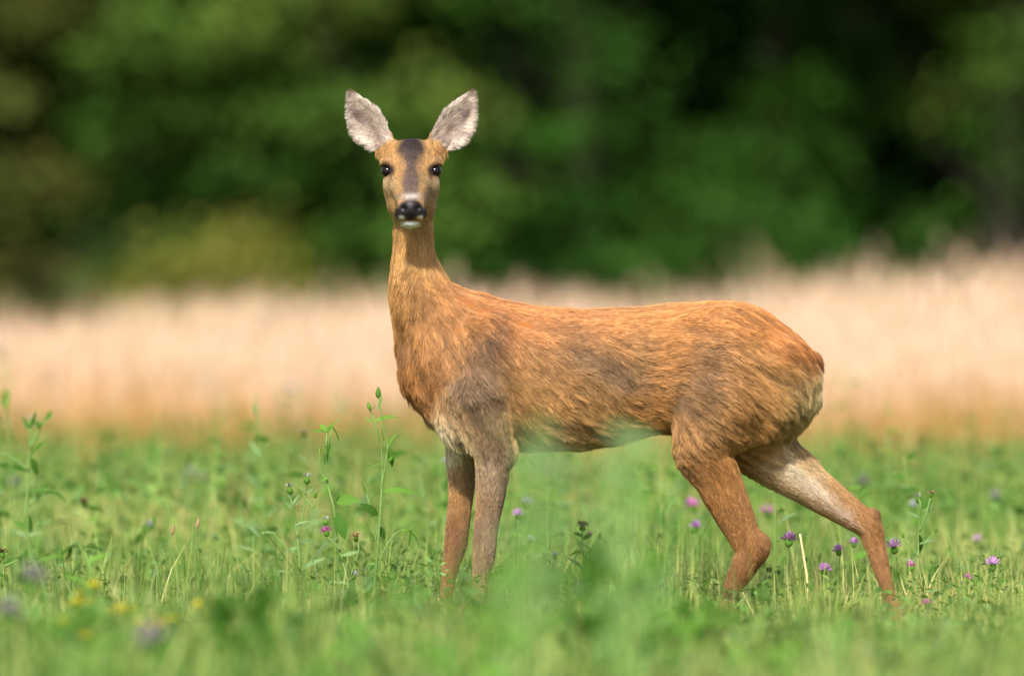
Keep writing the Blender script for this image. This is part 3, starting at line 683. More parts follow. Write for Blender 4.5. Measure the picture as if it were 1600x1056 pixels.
# ---- fur
def fur(N):
    g = np.random.default_rng(91)
    ar = np.linalg.norm(fn, axis=1) * 0.5; cen = PU[q].mean(1)
    hd = is_head(cen); pr = ar * np.where(hd, 3.0, 1.0) * np.where((fn[:, 1] > 0.3 * np.linalg.norm(fn, axis=1)) & ~hd, 0.45, 1.0)
    f = g.choice(len(q), N, p=pr / pr.sum())
    a, b = g.random((2, N, 1))
    Q = PU[q[f]]; P = (Q[:, 0] * (1 - a) + Q[:, 1] * a) * (1 - b) + (Q[:, 3] * (1 - a) + Q[:, 2] * a) * b
    M4 = NU[q[f]]; Nn = norm((M4[:, 0] * (1 - a) + M4[:, 1] * a) * (1 - b) + (M4[:, 3] * (1 - a) + M4[:, 2] * a) * b)
    Dr, ln, lf = flow(P, Nn)
    k = ln > 0; P, Nn, Dr, ln, lf = P[k], Nn[k], Dr[k], ln[k], lf[k]; N = len(P)
    C = coat(P, Nn); C = C * .83 + C.mean(1, keepdims=True) * .17; sa_ = np.clip((C.max(1) - C.min(1)) / C.max(1) * 1.3, 0, 1)[:, None]; C = C * (.84 * (1 - sa_) + np.array([.77, .83, .70]) * sa_)
    wob = np.stack([vnoise(P, 0.06, 5) - .5, 0.3 * (vnoise(P, 0.06, 6) - .5), vnoise(P, 0.06, 7) - .5], -1)
    Dr = norm(Dr) + wob * .7 + g.normal(0, .10, (N, 3))
    Tn = norm(Dr - Nn * np.sum(Dr * Nn, 1, keepdims=True))
    L = ln / 1000 / S * g.uniform(.7, 1.15, N)
    lf = np.maximum(lf + 0.3 * (vnoise(P, 0.05, 8) - 0.45) * lf / 0.3, .16) * .85 * g.uniform(.85, 1.25, N)
    K = 5; ts = np.linspace(0, 1, K)
    def strand(P, Tn, Nn, L, lf):
        out = np.empty((len(P), K, 3))
        for i, t in enumerate(ts):
            out[:, i] = P + L[:, None] * (Tn * (t * np.cos(lf))[:, None] + Nn * (np.sin(lf) * (1.25 * t - 0.6 * t * t))[:, None]) - Nn * (0.04 * L)[:, None]
            out[:, i, 2] += L * 0.04 * t * t
        return out
    hd = is_head(P) | (P[:, 2] < 240)
    # strands of hair lying together: noise drawn out along the lie of the coat
    st = 0
    for kk in range(-4, 5): st = st + vnoise(P + Tn * kk * 7.0, 0.15, 12)
    st = (st - st.mean()) / st.std(); st = np.clip(st, -2.2, 2.2) * np.where(hd, .3, np.interp(P[:, 2], [690, 760], [1, .5]))
    lf = np.maximum(lf + 0.06 * st, .1); L = L * (1 + .1 * st) * np.where(hd, 1, np.interp(P[:, 2], [690, 780], [1.0, .75]))
    X = strand(P, Tn, Nn, L, lf)
    # clumping: strands lean towards a neighbouring guide strand
    ncl = N // 7
    gi_ = g.choice(N, ncl, replace=False)
    kd = kdtree.KDTree(ncl)
    for i, j in enumerate(gi_): kd.insert(P[j], i)
    kd.balance()
    near = np.array([kd.find(p)[1] for p in P.tolist()])
    G = X[gi_][near]
    wt = np.where(hd, .25, .64)[:, None, None] * (ts ** 0.8)[None, :, None]
    X = X * (1 - wt) + (G + (P - P[gi_][near])[:, None] * 0.12) * wt
    cv = g.normal(1, .13, ncl)[near]
    C = C * np.clip(cv * g.normal(1, .13, N), .45, 1.6)[:, None]
    C = C * (.9 + .2 * st)[:, None] * np.where(hd, g.normal(1, .3, N), 1)[:, None]  # streaks darken the creases of the coat: shade put into the hair colour
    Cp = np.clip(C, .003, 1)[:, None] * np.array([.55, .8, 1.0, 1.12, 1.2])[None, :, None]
    Wp = to_world(X) - OFF
    rad = np.where(hd, 0.00022, 0.00030)[:, None] * np.array([1, 1, .85, .6, .15])[None]
    hc = bpy.data.hair_curves.new('fur')
    hc.add_curves([K] * N)
    hc.position_data.foreach_set('vector', Wp.astype(np.float32).ravel())
    ra = hc.attributes.get('radius') or hc.attributes.new('radius', 'FLOAT', 'POINT')
    ra.data.foreach_set('value', rad.astype(np.float32).ravel())
    ca = hc.attributes.new('col', 'FLOAT_COLOR', 'POINT')
    c4 = np.ones((N, K, 4), np.float32); c4[..., :3] = np.clip(Cp * 1.12, 0, .95)
    ca.data.foreach_set('color', c4.ravel())
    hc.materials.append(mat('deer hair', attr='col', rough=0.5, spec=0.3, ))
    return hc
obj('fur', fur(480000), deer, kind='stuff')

# ---- eyes
eye_m = mat('eye', color=(0.008, 0.005, 0.004), rough=0.1, spec=0.25)
def sphere_np(r, n=20, m=12):
    th = np.linspace(0, np.pi, m + 1)[1:-1]; ph = np.arange(n) / n * 2 * np.pi
    V = np.stack([np.sin(th)[:, None] * np.cos(ph), np.sin(th)[:, None] * np.sin(ph), np.cos(th)[:, None] + 0 * ph], -1).reshape(-1, 3)
    V = np.vstack([V, [[0, 0, 1]], [[0, 0, -1]]]) * np.asarray(r)
    i = np.arange(m - 2)[:, None] * n; j = np.arange(n)[None]; k = (j + 1) % n
    F = [np.stack([i + j, i + n + j, i + n + k, i + k], -1).reshape(-1, 4)]
    t = len(V) - 2
    F.append(np.array([[t, q_, (q_ + 1) % n] for q_ in range(n)] + [[t + 1, (m - 2) * n + (q_ + 1) % n, (m - 2) * n + q_] for q_ in range(n)]))
    return V, F
eye_me = mesh_np('eye', *sphere_np((10.6 * S, 10.6 * S, 9.8 * S)), eye_m)
for sg in (-1, 1):
    obj('eye', eye_me, deer, loc=Vector(to_world(np.array([HC + sg * 36.8, -33.5, 268.0])) - OFF))
# ---- hooves: two cleaves and the dewclaws of each foot
horn = mat('hoof horn', color=(0.02, 0.017, 0.015), rough=0.35, spec=0.4, var=0.2)
def hoof_np():
    parts = []
    for s in (-1, 1):
        rows = []
        for z, f0, f1, wd in ((0.0, -0.032, 0.013, 0.0085), (0.010, -0.026, 0.012, 0.009), (0.022, -0.012, 0.011, 0.0085), (0.028, -0.004, 0.008, 0.006)):
            rows.append([(f0, s * 0.009 - s * 0.003, z), ((f0 + f1) / 2 - .006, s * 0.009 + wd * .8 * s, z), (f1, s * 0.009 + wd * .5 * s, z), (f1, s * 0.009 - wd * .6 * s, z), ((f0 + f1) / 2 - .006, s * 0.009 - wd * .8 * s, z)])
        V = np.array(rows).reshape(-1, 3); F = []
        for a in range(3):
            for b in range(5): F.append([a * 5 + b, a * 5 + (b + 1) % 5, a * 5 + 5 + (b + 1) % 5, a * 5 + 5 + b])
        parts.append((V, [np.array(F), np.array([[0, 1, 2, 3, 4]]), np.array([[15, 16, 17, 18, 19]])]))
        sv, sf = sphere_np((0.004, 0.0035, 0.006), 8, 6); parts.append((sv + np.array([0.014, s * 0.007, 0.042]), sf))
    return join(parts)
hoof_me = mesh_np('hoof', *hoof_np(), horn)
for u, y_, ang in ((740, -58, 0), (686, 38, 5), (1125, -66, 8), (1404, 38, -5)):
    p = to_world(np.array([u, y_, VG])) - OFF
    obj('hoof', hoof_me, deer, M=Matrix.Translation(Vector(p)) @ Matrix.Rotation(R(ang), 4, 'Z'))

# ------------------------------------------------------------------ wild flowers and weeds
stem_m = mat('green stem', color=lin((126, 160, 84)), rough=0.55, spec=0.25, var=0.15, transl=0.15)
leafA = mat('weed leaf', color=lin((100, 144, 52)), rough=0.6, spec=0.15, var=0.25, transl=0.35, tint=(1.2, 1.25, 0.5))
leafB = mat('grey green leaf', color=lin((118, 148, 96)), rough=0.6, spec=0.2, var=0.25, transl=0.3, tint=(1.1, 1.15, 0.7))
leafD = mat('dark weed leaf', color=lin((68, 108, 34)), rough=0.6, spec=0.12, var=0.2, transl=0.35, tint=(1.2, 1.25, 0.5))
purple = mat('purple petal', color=lin((204, 142, 208)), rough=0.6, spec=0.15, var=0.2, transl=0.3)
pink = mat('pink petal', color=lin((220, 120, 196)), rough=0.6, spec=0.15, var=0.2, transl=0.3)
dusty = mat('dusty lilac petal', color=lin((156, 136, 156)), rough=0.7, spec=0.1, var=0.15, transl=0.3)
pale = mat('pale petal', color=lin((206, 200, 214)), rough=0.6, spec=0.15, var=0.15, transl=0.3)
yellow = mat('yellow petal', color=lin((226, 206, 40)), rough=0.6, spec=0.15, var=0.15, transl=0.3)
brown = mat('withered floret', color=lin((146, 122, 88)), rough=0.8, spec=0.1, var=0.3)
straw1 = mat('dry stalk', color=lin((214, 190, 142)), rough=0.75, spec=0.2, var=0.2)
def leaf_np(wid=0.24, curl=0.35, fold=0.12, n=7):
    t = np.linspace(0, 1, n); hw = wid * 0.5 * np.sin(np.pi * np.clip(t * 0.93 + 0.06, 0, 1)) ** 0.9 * (1.12 - 0.35 * t); hw[-1] = 0.004
    z = 0.15 * t - curl * t ** 2
    L = np.stack([t, -hw, z + fold * hw], -1); Cn = np.stack([t, 0 * t, z - fold * hw], -1); Rr = np.stack([t, hw, z + fold * hw], -1)
    V = np.vstack([L, Cn, Rr]); i = np.arange(n - 1)
    F = np.vstack([np.stack([i, i + n, i + n + 1, i + 1], -1), np.stack([i + n, i + 2 * n, i + 2 * n + 1, i + n + 1], -1)])
    return V, [F]
LEAF = {}
for nm, kw in {'lance': dict(wid=.2, curl=.3), 'broad': dict(wid=.48, curl=.35), 'arch': dict(wid=.18, curl=.75), 'thin': dict(wid=.11, curl=.2)}.items():
    for mn, mm_ in (('a', leafA), ('b', leafB), ('d', leafD)):
        LEAF[nm + mn] = mesh_np('leaf', *leaf_np(**kw), mm_)
def lathe(prof_, n=9):
    P = np.array(prof_, float); th = np.arange(n) / n * 2 * np.pi
    V = np.stack([P[:, None, 0] * np.cos(th), P[:, None, 0] * np.sin(th), P[:, None, 1] + 0 * th], -1).reshape(-1, 3)
    i = np.arange(len(P) - 1)[:, None] * n; j = np.arange(n)[None]; k = (j + 1) % n
    return V, [np.stack([i + j, i + k, i + n + k, i + n + j], -1).reshape(-1, 4), np.array([[(len(P) - 1) * n + q_ for q_ in range(n)]]), np.array([[n - 1 - q_ for q_ in range(n)]])]
def petals_np(n, seed, spread=1.0, ln=0.55, wid=0.09):
    g = np.random.default_rng(seed); parts = []
    for i in range(n):
        az = g.uniform(0, 2 * np.pi); el = math.acos(1 - g.uniform(0, 1) ** 0.8 * 0.95 * spread)
        f = np.array([math.sin(el) * math.cos(az), math.sin(el) * math.sin(az), math.cos(el)])
        s = norm(np.cross(f, [0.3, 0.2, 1.0])); l = ln * g.uniform(.75, 1.2)
        b0 = np.array([0, 0, 0.55]) + f * 0.12
        V = np.array([b0 - s * wid * .4, b0 + s * wid * .4, b0 + f * l * .7 + s * wid, b0 + f * l + s * .2 * wid + np.array([0, 0, .05]), b0 + f * l * .7 - s * wid])
        parts.append((V, [np.array([[0, 1, 2, 3, 4]])]))
    return join(parts)
CAL = mesh_np('calyx', *lathe([(.05, 0), (.2, .06), (.3, .25), (.27, .45), (.17, .6)]), leafA)
BUD = mesh_np('bud', *lathe([(.05, 0), (.18, .1), (.26, .35), (.2, .65), (.07, .95), (.01, 1.0)]), leafA)
SPIKE = mesh_np('seed_head', *lathe([(.06, 0), (.17, .12), (.2, .45), (.17, .85), (.08, 1.1), (.01, 1.15)]), brown)
PET = {c: mesh_np('petals', *petals_np(34, i + 5, 1.0), m_) for i, (c, m_) in enumerate((('purple', purple), ('pink', pink), ('pale', pale), ('brown', brown), ('dusty', dusty)))}
PET['yellow'] = mesh_np('petals', *petals_np(9, 77, 1.0, .6, .2), yellow)
PET['tuft'] = mesh_np('petals', *petals_np(16, 78, .45, .4, .07), mat('woolly floret', color=lin((128, 138, 116)), rough=0.8, spec=0.1, var=0.2))

def plant(name, label, cat, y, stems, leaves, heads, r=2.2, group=None):
    """stems: polylines in photo pixels at depth y (first one starts on the ground); leaves (u, v, angle, length, kind); heads (u, v, kind, size, tilt)"""
    b = px(stems[0][0][0], ground_row(y), y); b.z = float(gz(b.x, b.y))
    root = obj(name, None, loc=b, label=label, cat=cat, group=group)
    g = random.Random(hash((round(b.x * 1000), round(y * 100), len(leaves))) & 0xffff)
    dep = lambda: g.uniform(-.012, .012)
    parts = []
    for i, s in enumerate(stems):
        P = [px(u, v, y) - b for u, v in s]
        if i == 0: P = [Vector((0, 0, -0.01))] + P[1:] if len(P) > 1 else P
        P = [p + Vector((0, (dep() if k_ else 0), 0)) for k_, p in enumerate(P)]
        sp = spline([tuple(p) for p in P], 4 * len(P)); rr = np.linspace(r, r * 0.55, len(sp)) * S * 0.5 * (1 if i == 0 else .75)
        parts.append(tube_np(sp, rr, 6))
    obj('stem', mesh_np('stem', *join(parts), straw1 if cat == 'dry stalk' else stem_m), root)
    k = S * (D + y) / D
    for u, v, ang, ln, kind in leaves:
        if name == 'tall_weed': ln *= 1.3
        p = px(u, v, y) - b
        a = R(ang)
        dy = g.uniform(-.5, .5)
        f = Vector((math.cos(a), dy, math.sin(a))).normalized()
        n_ = Vector((g.uniform(-.5, .5), g.uniform(-1.0, -.25), g.uniform(.2, .8)))
        n_ = (n_ - f * n_.dot(f)).normalized(); s = n_.cross(f)
        M = Matrix((( f.x, s.x, n_.x, p.x), (f.y, s.y, n_.y, p.y), (f.z, s.z, n_.z, p.z), (0, 0, 0, 1))) @ Matrix.Scale(ln * k, 4)
        obj('leaf', LEAF[kind], root, M=M)
    for u, v, kind, size, tilt in heads:
        p = px(u, v, y) - b
        M = Matrix.Translation(p) @ Matrix.Rotation(R(tilt), 4, 'Y') @ Matrix.Rotation(g.uniform(-.4, .4), 4, 'X') @ Matrix.Rotation(g.uniform(0, 6), 4, 'Z') @ Matrix.Scale(size * k, 4)
        if kind == 'bud': obj('bud', BUD, root, M=M)
        elif kind == 'spike': obj('seed_head', SPIKE, root, M=M)
        else:
            hd_ = obj('flower_head', CAL, root, M=M)
            obj('petals', PET[kind], hd_)
    return root

V0 = lambda y: ground_row(y)
# --- the two tall leafy weeds in front of the chest
plant('tall_weed', 'tall thin green weed with two budding tips beside the chest of the deer', 'weed', -0.15,
      [[(580, V0(-.15)), (585, 918), (594, 805), (597, 715), (588, 668), (578, 640)], [(594, 772), (603, 720), (606, 690), (598, 661), (592, 620), (591, 607)], [(585, 905), (600, 860), (620, 832), (640, 827)], [(590, 860), (580, 800), (572, 770)]],
      [(585, 658, 25, 30, 'archa'), (584, 660, 150, 14, 'lancea'), (604, 700, 60, 22, 'lancea'), (606, 700, -70, 24, 'broada'), (605, 715, -30, 22, 'archa'), (600, 722, 200, 20, 'thina'), (597, 768, 12, 42, 'archa'), (590, 805, 140, 26, 'broadd'), (591, 822, -60, 18, 'broadd'), (636, 828, -30, 28, 'archa'), (642, 828, -95, 20, 'lancea'), (625, 834, 30, 22, 'thina'),
       (572, 772, 110, 18, 'thina'), (576, 782, 60, 14, 'thina'), (570, 918, 25, 40, 'broadd'), (584, 940, 12, 60, 'lanced'), (592, 640, 80, 20, 'lancea'), (579, 645, 60, 12, 'thina'), (600, 690, 100, 18, 'thina')],
      [(578, 640, 'bud', 13, -15), (591, 622, 'bud', 18, 0), (608, 722, 'bud', 11, 30)], 4.2)
plant('tall_weed', 'green weed with a leafy rosette top and one small purple flower, before the forelegs', 'weed', -0.1,
      [[(556, V0(-.1)), (553, 963), (540, 895), (526, 841), (522, 796), (510, 747), (510, 693), (510, 672)], [(512, 752), (501, 735), (499, 702)], [(512, 700), (517, 680), (519, 664)], [(532, 860), (518, 845), (511, 838)], [(545, 910), (560, 860), (556, 845)]],
      [(510, 674, 175, 20, 'lancea'), (510, 674, 130, 14, 'broada'), (511, 676, 60, 16, 'broada'), (511, 690, -80, 16, 'broadd'), (519, 664, 40, 14, 'thina'), (519, 666, -60, 22, 'lancea'), (510, 705, -90, 16, 'broadd'), (501, 752, 30, 10, 'broada'), (524, 782, 5, 32, 'broada'), (524, 786, 70, 22, 'thina'), (526, 802, -70, 34, 'broadd'), (528, 840, 200, 44, 'archb'), (534, 868, 15, 24, 'lanceb'), (545, 912, 170, 26, 'lanceb'), (550, 940, 20, 46, 'broadd'), (540, 880, 130, 22, 'thina')],
      [(511, 838, 'pink', 15, -10), (509, 820, 'tuft', 14, 0), (556, 846, 'brown', 14, 0), (552, 905, 'pale', 12, 20), (499, 706, 'bud', 9, 0)], 4.0)
plant('knapweed', 'grey green branching knapweed with woolly buds, left of the tall budding weeds', 'weed', 0.35,
      [[(470, V0(.35)), (468, 880), (462, 820), (456, 790), (454, 768)], [(464, 840), (474, 800), (478, 770), (479, 752)], [(466, 870), (440, 850), (425, 830)], [(478, 780), (490, 792), (492, 775)]],
      [(456, 790, 60, 22, 'lanceb'), (460, 800, 130, 24, 'lanceb'), (456, 782, 120, 14, 'lanceb'), (478, 772, 40, 18, 'lanceb'), (479, 770, 140, 18, 'lanceb'), (462, 820, 20, 24, 'lanceb'), (466, 845, 0, 30, 'lanceb'), (466, 855, 190, 34, 'archb'), (470, 890, 30, 44, 'lanceb'), (466, 900, 160, 44, 'lanceb'), (492, 776, 80, 12, 'lanceb')],
      [(454, 772, 'tuft', 18, -10), (479, 756, 'tuft', 18, 5), (492, 778, 'bud', 12, 10)], 4.5)
# --- purple flowers round the hind legs
def flower(u, v, y, kind, size, label, bend=0, lv=3, group=None, name='knapweed', extra=()):
    g = random.Random(int(u * 7 + v)); vb = V0(y)
    ub = u - bend
    stems = [[(ub, vb), (ub + bend * .3 + g.uniform(-3, 3), vb - (vb - v) * .45), (u - bend * .1, v + 14), (u, v + 5)]]
    leaves = []
    for i in range(lv):
        t = g.uniform(.15, .8); leaves.append((ub + bend * t, vb - (vb - v) * t, g.choice([20, 160, 40, 140]) + g.uniform(-20, 20), g.uniform(16, 34), g.choice(['lancea', 'lanceb', 'broada', 'thina'])))
    return plant(name, label, 'wildflower', y, stems, leaves, [(u, v + size * .5, kind, size * 1.25, g.uniform(-14, 14))] + list(extra), 2.4, group)
for u, v, y, kd_, sz, lb in [
  (1232, 846, .1, 'purple', 17, 'purple flower head beside the dry stalk, behind the near hind hock'),
  (1312, 862, .2, 'purple', 13, 'round purple flower between the two hind legs, nearer the stretched leg'),
  (1334, 850, .9, 'purple', 11, 'small blurred purple flower touching the far hind shank'),
  (1287, 891, .1, 'purple', 14, 'low purple flower between the two hind legs'),
  (1398, 857, .35, 'purple', 17, 'purple flower just behind the far hind shank'),
  (1425, 886, .3, 'pink', 12, 'pinkish flower on a stem right behind the stretched hind foot'),
  (1551, 884, .05, 'purple', 16, 'bright purple flower standing alone well behind the deer'),
  (1512, 906, -.1, 'pink', 12, 'small magenta flower, second from the lone bright purple one'),
  (1450, 946, -.5, 'pink', 13, 'low pale pink flower behind the stretched hind hoof'),
  (1085, 826, 1.6, 'purple', 15, 'soft purple flower before the near thigh, under the belly side'),
  (810, 806, .9, 'purple', 13, 'mauve flower just behind the near foreleg'),
  (866, 870, .5, 'pale', 10, 'small white flower under the belly'),
  (828, 843, 1.4, 'pale', 10, 'faint white flower between foreleg and the white flower'),
  (1083, 793, 3.2, 'pink', 17, 'blurred dusky pink flower above the soft purple one under the belly'),
  (1198, 800, 3.0, 'pink', 13, 'blurred pinkish flower above the near hind hock'),
  (1350, 762, 5.0, 'dusty', 20, 'blurred greyish flower head above the far hock'),
  (1425, 793, 2.5, 'pale', 11, 'whitish bud on the grey weed behind the far hock'),
  (1526, 848, 3.0, 'purple', 14, 'blurred lilac flower behind the lone bright purple one'),
  (300, 752, 6.0, 'dusty', 24, 'large blurred lilac flower head rising in the far meadow')]:
    flower(u, v, y, kd_, sz, lb, bend=random.Random(int(u)).uniform(-14, 14))
plant('grey_weed', 'grey green weed with pale buds behind the far hock of the deer', 'weed', .45,
      [[(1432, V0(.45)), (1434, 900), (1436, 830), (1438, 790), (1436, 780)], [(1437, 830), (1448, 800), (1454, 775)], [(1436, 870), (1420, 850), (1412, 838)], [(1437, 850), (1452, 842), (1462, 830)]],
      [(1436, 835, -80, 34, 'broadd'), (1438, 810, 150, 26, 'lanceb'), (1440, 800, 30, 24, 'lanceb'), (1437, 850, 20, 26, 'lanceb'), (1435, 880, 160, 30, 'lanceb'), (1450, 800, 60, 18, 'lanceb'), (1440, 900, 25, 50, 'lanced'), (1430, 930, 160, 40, 'lanced')],
      [(1436, 786, 'tuft', 16, -8), (1454, 777, 'brown', 11, 10), (1412, 840, 'bud', 10, -20), (1462, 832, 'bud', 10, 10)], 4.5)
plant('clover', 'green clover with a brownish withered head under the belly of the deer', 'weed', .25,
      [[(918, V0(.25)), (914, 900), (910, 850), (910, 828)], [(914, 880), (930, 860), (936, 840)], [(912, 860), (900, 868), (896, 880)]],
      [(910, 838, 150, 16, 'broada'), (911, 842, 30, 18, 'broada'), (911, 850, -30, 20, 'lancea'), (908, 860, 200, 22, 'lancea'), (914, 872, 60, 24, 'lancea'), (913, 890, 140, 34, 'lanceb'), (916, 900, 30, 30, 'lanceb'), (936, 845, 70, 12, 'thina')],
      [(910, 830, 'brown', 17, 0), (936, 844, 'bud', 14, 10), (918, 838, 'pink', 8, 30)], 4.0)
plant('dry_stalk', 'pale dry stalk leaning between the two hind legs', 'dry stalk', -.05, [[(1268, V0(-.05)), (1262, 910), (1256, 870), (1250, 834)]], [], [], 5.5)
plant('dry_stalk', 'short pale dry straw lying by the near hind hoof', 'dry stalk', -.45, [[(1196, V0(-.45)), (1182, 968), (1168, 940), (1160, 925)]], [], [], 3.5)
plant('dry_stalk', 'thin dry straw leaning against the far forefoot', 'dry stalk', -.3, [[(712, V0(-.3)), (700, 965), (684, 935)]], [], [], 3.0)
# plantains with brown spikes
for u, v, y, sz, lb in [(268, 822, .5, 15, 'thin plantain with a drooping brown seed head, left of the tall weeds'), (307, 812, .45, 15, 'upright thin plantain with a pale brown seed head, left of the tall weeds')]:
    plant('plantain', lb, 'weed', y, [[(u + 6, V0(y)), (u + 4, 930), (u - 2, 870), (u, v + 8)]], [(u + 5, 950, 60, 60, 'thina'), (u + 5, 955, 120, 60, 'thina')], [(u, v + 14, 'spike', sz, 12)], 2.4)
# left edge
plant('tall_weed', 'tall dark weed with curled leaves and a yellowing foot, rising against the dry grass', 'weed', -1.6,
      [[(85, V0(-1.6)), (70, 920), (46, 860), (42, 780), (46, 720), (48, 668)], [(48, 700), (60, 670), (72, 655)], [(44, 735), (20, 715), (0, 708)], [(46, 790), (62, 770), (76, 765)]],
      [(46, 672, 120, 24, 'lanced'), (48, 668, 70, 22, 'lanced'), (72, 657, 60, 14, 'broada'), (60, 672, 110, 16, 'lancea'), (46, 712, 50, 26, 'archd'), (47, 716, -60, 26, 'broadd'), (42, 735, 165, 44, 'lanced'), (44, 770, 15, 34, 'archd'), (42, 800, -80, 26, 'broadd'), (44, 830, 140, 30, 'lancea'), (76, 765, -20, 24, 'archd'), (52, 880, 20, 40, 'lancea')],
      [(48, 668, 'bud', 14, 0), (60, 668, 'bud', 12, 10)], 6.5)
plant('tall_weed', 'slender weed tip at the edge of the view, taller than its dark neighbour', 'weed', -2.6,
      [[(30, V0(-2.6)), (25, 900), (18, 760), (14, 680), (8, 620)]], [(9, 640, 80, 24, 'lancea'), (8, 640, 110, 24, 'lancea'), (14, 680, -40, 18, 'lanced'), (18, 720, 30, 22, 'lancea')], [(8, 622, 'bud', 16, 0)], 4.5)
plant('tall_weed', 'small sharp weed with dark clustered buds at the edge of the view', 'weed', -.2,
      [[(10, V0(-.2)), (8, 930), (5, 890), (4, 868)], [(6, 885), (24, 876), (36, 872)]], [(5, 880, 20, 30, 'lanced'), (6, 900, 160, 24, 'lanced'), (24, 876, 40, 16, 'lanced'), (6, 895, -70, 18, 'broadd')], [(4, 872, 'brown', 16, 0), (0, 880, 'brown', 12, -20)], 4)
plant('tall_weed', 'nodding dark leafed weed in the blurred meadow left of the plantains', 'weed', -1.5,
      [[(150, V0(-1.5)), (148, 930), (138, 880), (122, 850), (108, 852)]], [(122, 850, 200, 30, 'archd'), (128, 856, 10, 34, 'archd'), (136, 880, 30, 30, 'lancea'), (146, 920, 150, 40, 'lancea'), (110, 852, -100, 26, 'broadd')], [], 5)
# yellow flowers and lilac flowers out of focus in front
for i, (u, v, y) in enumerate([(322, 945, -3.4), (136, 930, -3.2), (196, 958, -3.6), (252, 968, -3.8), (114, 985, -4.0)]):
    g = random.Random(i)
    hs = [(u + g.uniform(-22, 22), v + g.uniform(-8, 26), 'yellow', 15, g.uniform(-30, 30)) for _ in range(8)]
    lb = ['yellow flowered weed, brightest of the blurred yellow clumps'] + ['blurred yellow flowered weed low in the foreground grass'] * 4
    plant('yellow_weed', lb[i], 'wildflower', y, [[(u, V0(y)), (u + 2, v + 60), (u, v)]] + [[(u, v + 60), ((u + h[0]) / 2, (v + 50 + h[1]) / 2), (h[0], h[1] + 2)] for h in hs],
          [(u, v + 50, a_, 34, 'lancea') for a_ in (20, 150, 60, 120)], hs, 3, 'yellow flowers in the foreground' if i else None)
for i, (u, v, y, sz) in enumerate([(46, 912, -5.5, 34), (8, 965, -6, 34), (245, 1005, -6.5, 36)]):
    flower(u, v, y, 'dusty', sz, 'very blurred lilac flower head close in the foreground grass', group='blurred lilac flowers in the foreground', lv=4)
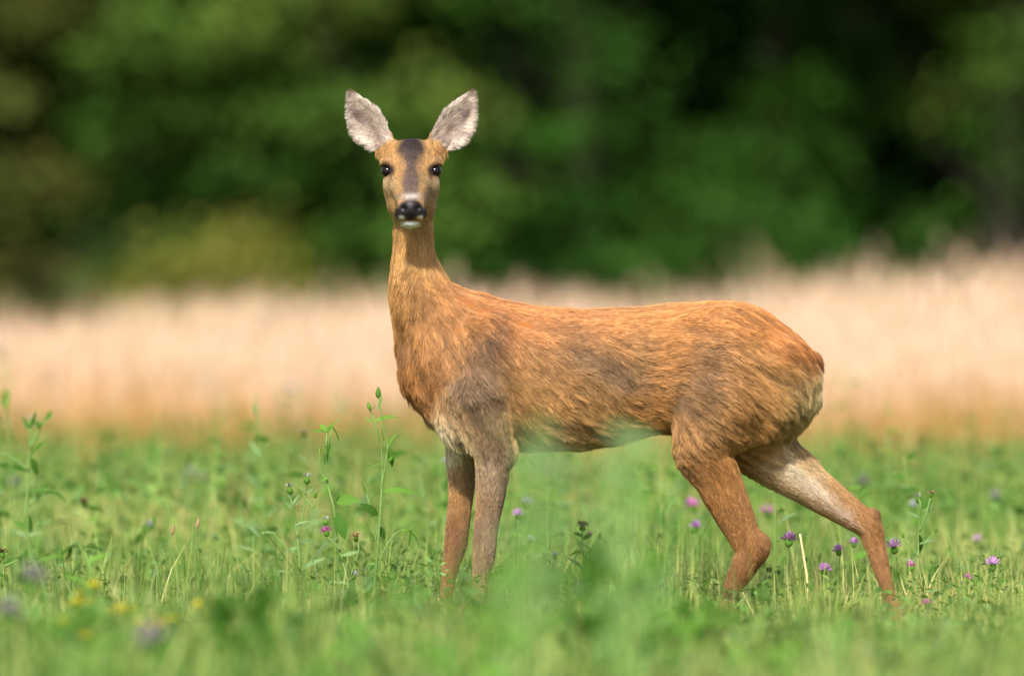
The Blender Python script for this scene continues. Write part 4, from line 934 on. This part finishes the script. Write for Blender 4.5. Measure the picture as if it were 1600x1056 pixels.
# big soft foreground weeds
def bush_weed(u, v, y, n, sp, kinds, label, ln=(60, 120), group=None, heads=(), r=8):
    g = random.Random(int(u + v)); vb = V0(y)
    stems = [[(u, vb), (u + g.uniform(-10, 10), (vb + v) / 2), (u, v + 20), (u, v)]]
    for _ in range(3):
        a_ = g.uniform(-sp, sp); stems.append([(u, vb - (vb - v) * .35), (u + a_ * .6, vb - (vb - v) * .6), (u + a_, vb - (vb - v) * g.uniform(.7, .95))])
    lv = [(u + g.uniform(-sp, sp) * .7, v + abs(g.gauss(0, .45)) * (vb - v) * .8, g.choice([20, 160, 60, 120, -30, 210]) + g.uniform(-25, 25), g.uniform(*ln), g.choice(kinds)) for _ in range(n)]
    return plant('foreground_weed', label, 'weed', y, stems, lv, list(heads), r, group)
for u, v, y, n, sp, kd2, lb in [
  (925, 880, -9.0, 12, 50, ['broadd', 'lanced'], 'dark green broad leafed weed blurred before the belly, darkest of the foreground'),
  (1015, 885, -8.2, 7, 22, ['broadd', 'lanced'], 'small dark blurred weed next to the darkest foreground weed'),
  (840, 668, -11.5, 20, 45, ['lanceb', 'thinb', 'lancea', 'broadb'], 'tall hazy weed veiling the belly just behind the near foreleg'),
  (985, 682, -11.5, 22, 50, ['lanceb', 'lancea', 'broadb'], 'tall hazy weed veiling the flank before the near thigh'),
  (800, 850, -9.5, 9, 40, ['lancea', 'broada'], 'soft green weed hiding the near forefoot'),
  (380, 950, -9.0, 12, 40, ['broadd', 'lanced'], 'dark soft weed in front of the two tall budding weeds'),
  (540, 985, -8.0, 9, 50, ['lancea', 'broada'], 'low soft green weed below the budding weeds'),
  (700, 1000, -8.5, 10, 60, ['lancea', 'broada'], 'low soft green weed below the far forefoot'),
  (110, 960, -9.5, 12, 60, ['lancea', 'broadd'], 'wide soft green weed in the corner near the yellow flowers'),
  (1090, 960, -8.5, 9, 40, ['broadd', 'lancea'], 'soft green weed below the near hind foot'),
  (1310, 985, -7.5, 9, 50, ['lancea', 'lanceb'], 'low soft green weed below the space between the hind feet'),
  (1010, 1020, -9.0, 8, 40, ['broadd'], 'low dark soft weed below the belly'),
  (1180, 1010, -8, 8, 50, ['lancea', 'broada'], 'pale soft weed beneath the near hind foot'),
  (250, 1000, -8, 8, 50, ['lancea', 'broada'], 'low soft weed under the brightest yellow flowers'),
  (1500, 1015, -7, 9, 50, ['lancea', 'lanceb'], 'low soft weed under the lone bright purple flower')]:
    bush_weed(u, v, y * (.56 if kd2[0] == 'broadd' else .72), int(n * (2.8 if kd2[0] == 'broadd' else 1.7)), sp, kd2, lb, ln=(36, 76) if kd2[0] == 'broadd' else (32, 70))
# blurred weeds in the meadow behind the deer
g = random.Random(5)
for i in range(70):
    y = g.uniform(1.2, 12) if i % 3 else g.uniform(0.8, 4); u = g.uniform(-60, 1660) if i % 4 else g.uniform(-40, 560); vb = V0(y); hgt = g.uniform(.14, .34) if g.random() < .75 else g.uniform(.3, .46)
    v = vb - hgt / (S * (D + y) / D)
    hd_ = []
    c_ = g.random()
    if c_ < .45: hd_ = [(u + g.uniform(-12, 12), v + g.uniform(0, 16), 'dusty' if c_ < .14 else ('pale' if c_ < .3 else 'brown'), g.uniform(12, 18), 0) for _ in range(g.choice([1, 1, 2]))]
    stems = [[(u, vb), (u + g.uniform(-8, 8), (v + vb) / 2), (u + g.uniform(-6, 6), v)]]
    lv = [(u + g.uniform(-10, 10), v + g.random() * (vb - v) * .7, g.choice([30, 150, 60, 120, 0, 180]) + g.uniform(-20, 20), g.uniform(14, 34), g.choice(['lanced', 'lanceb', 'broadd', 'lancea', 'thinb'])) for _ in range(g.randint(6, 11))]
    lb = 'dusty lilac flowered weed blurred in the meadow behind the deer' if hd_ and hd_[0][2] == 'dusty' else ('pale or brown headed weed blurred in the meadow behind the deer' if hd_ else 'leafy green weed blurred in the meadow behind the deer')
    plant('meadow_weed', lb, 'weed', y, stems, lv, hd_, 3, 'blurred weeds behind the deer')
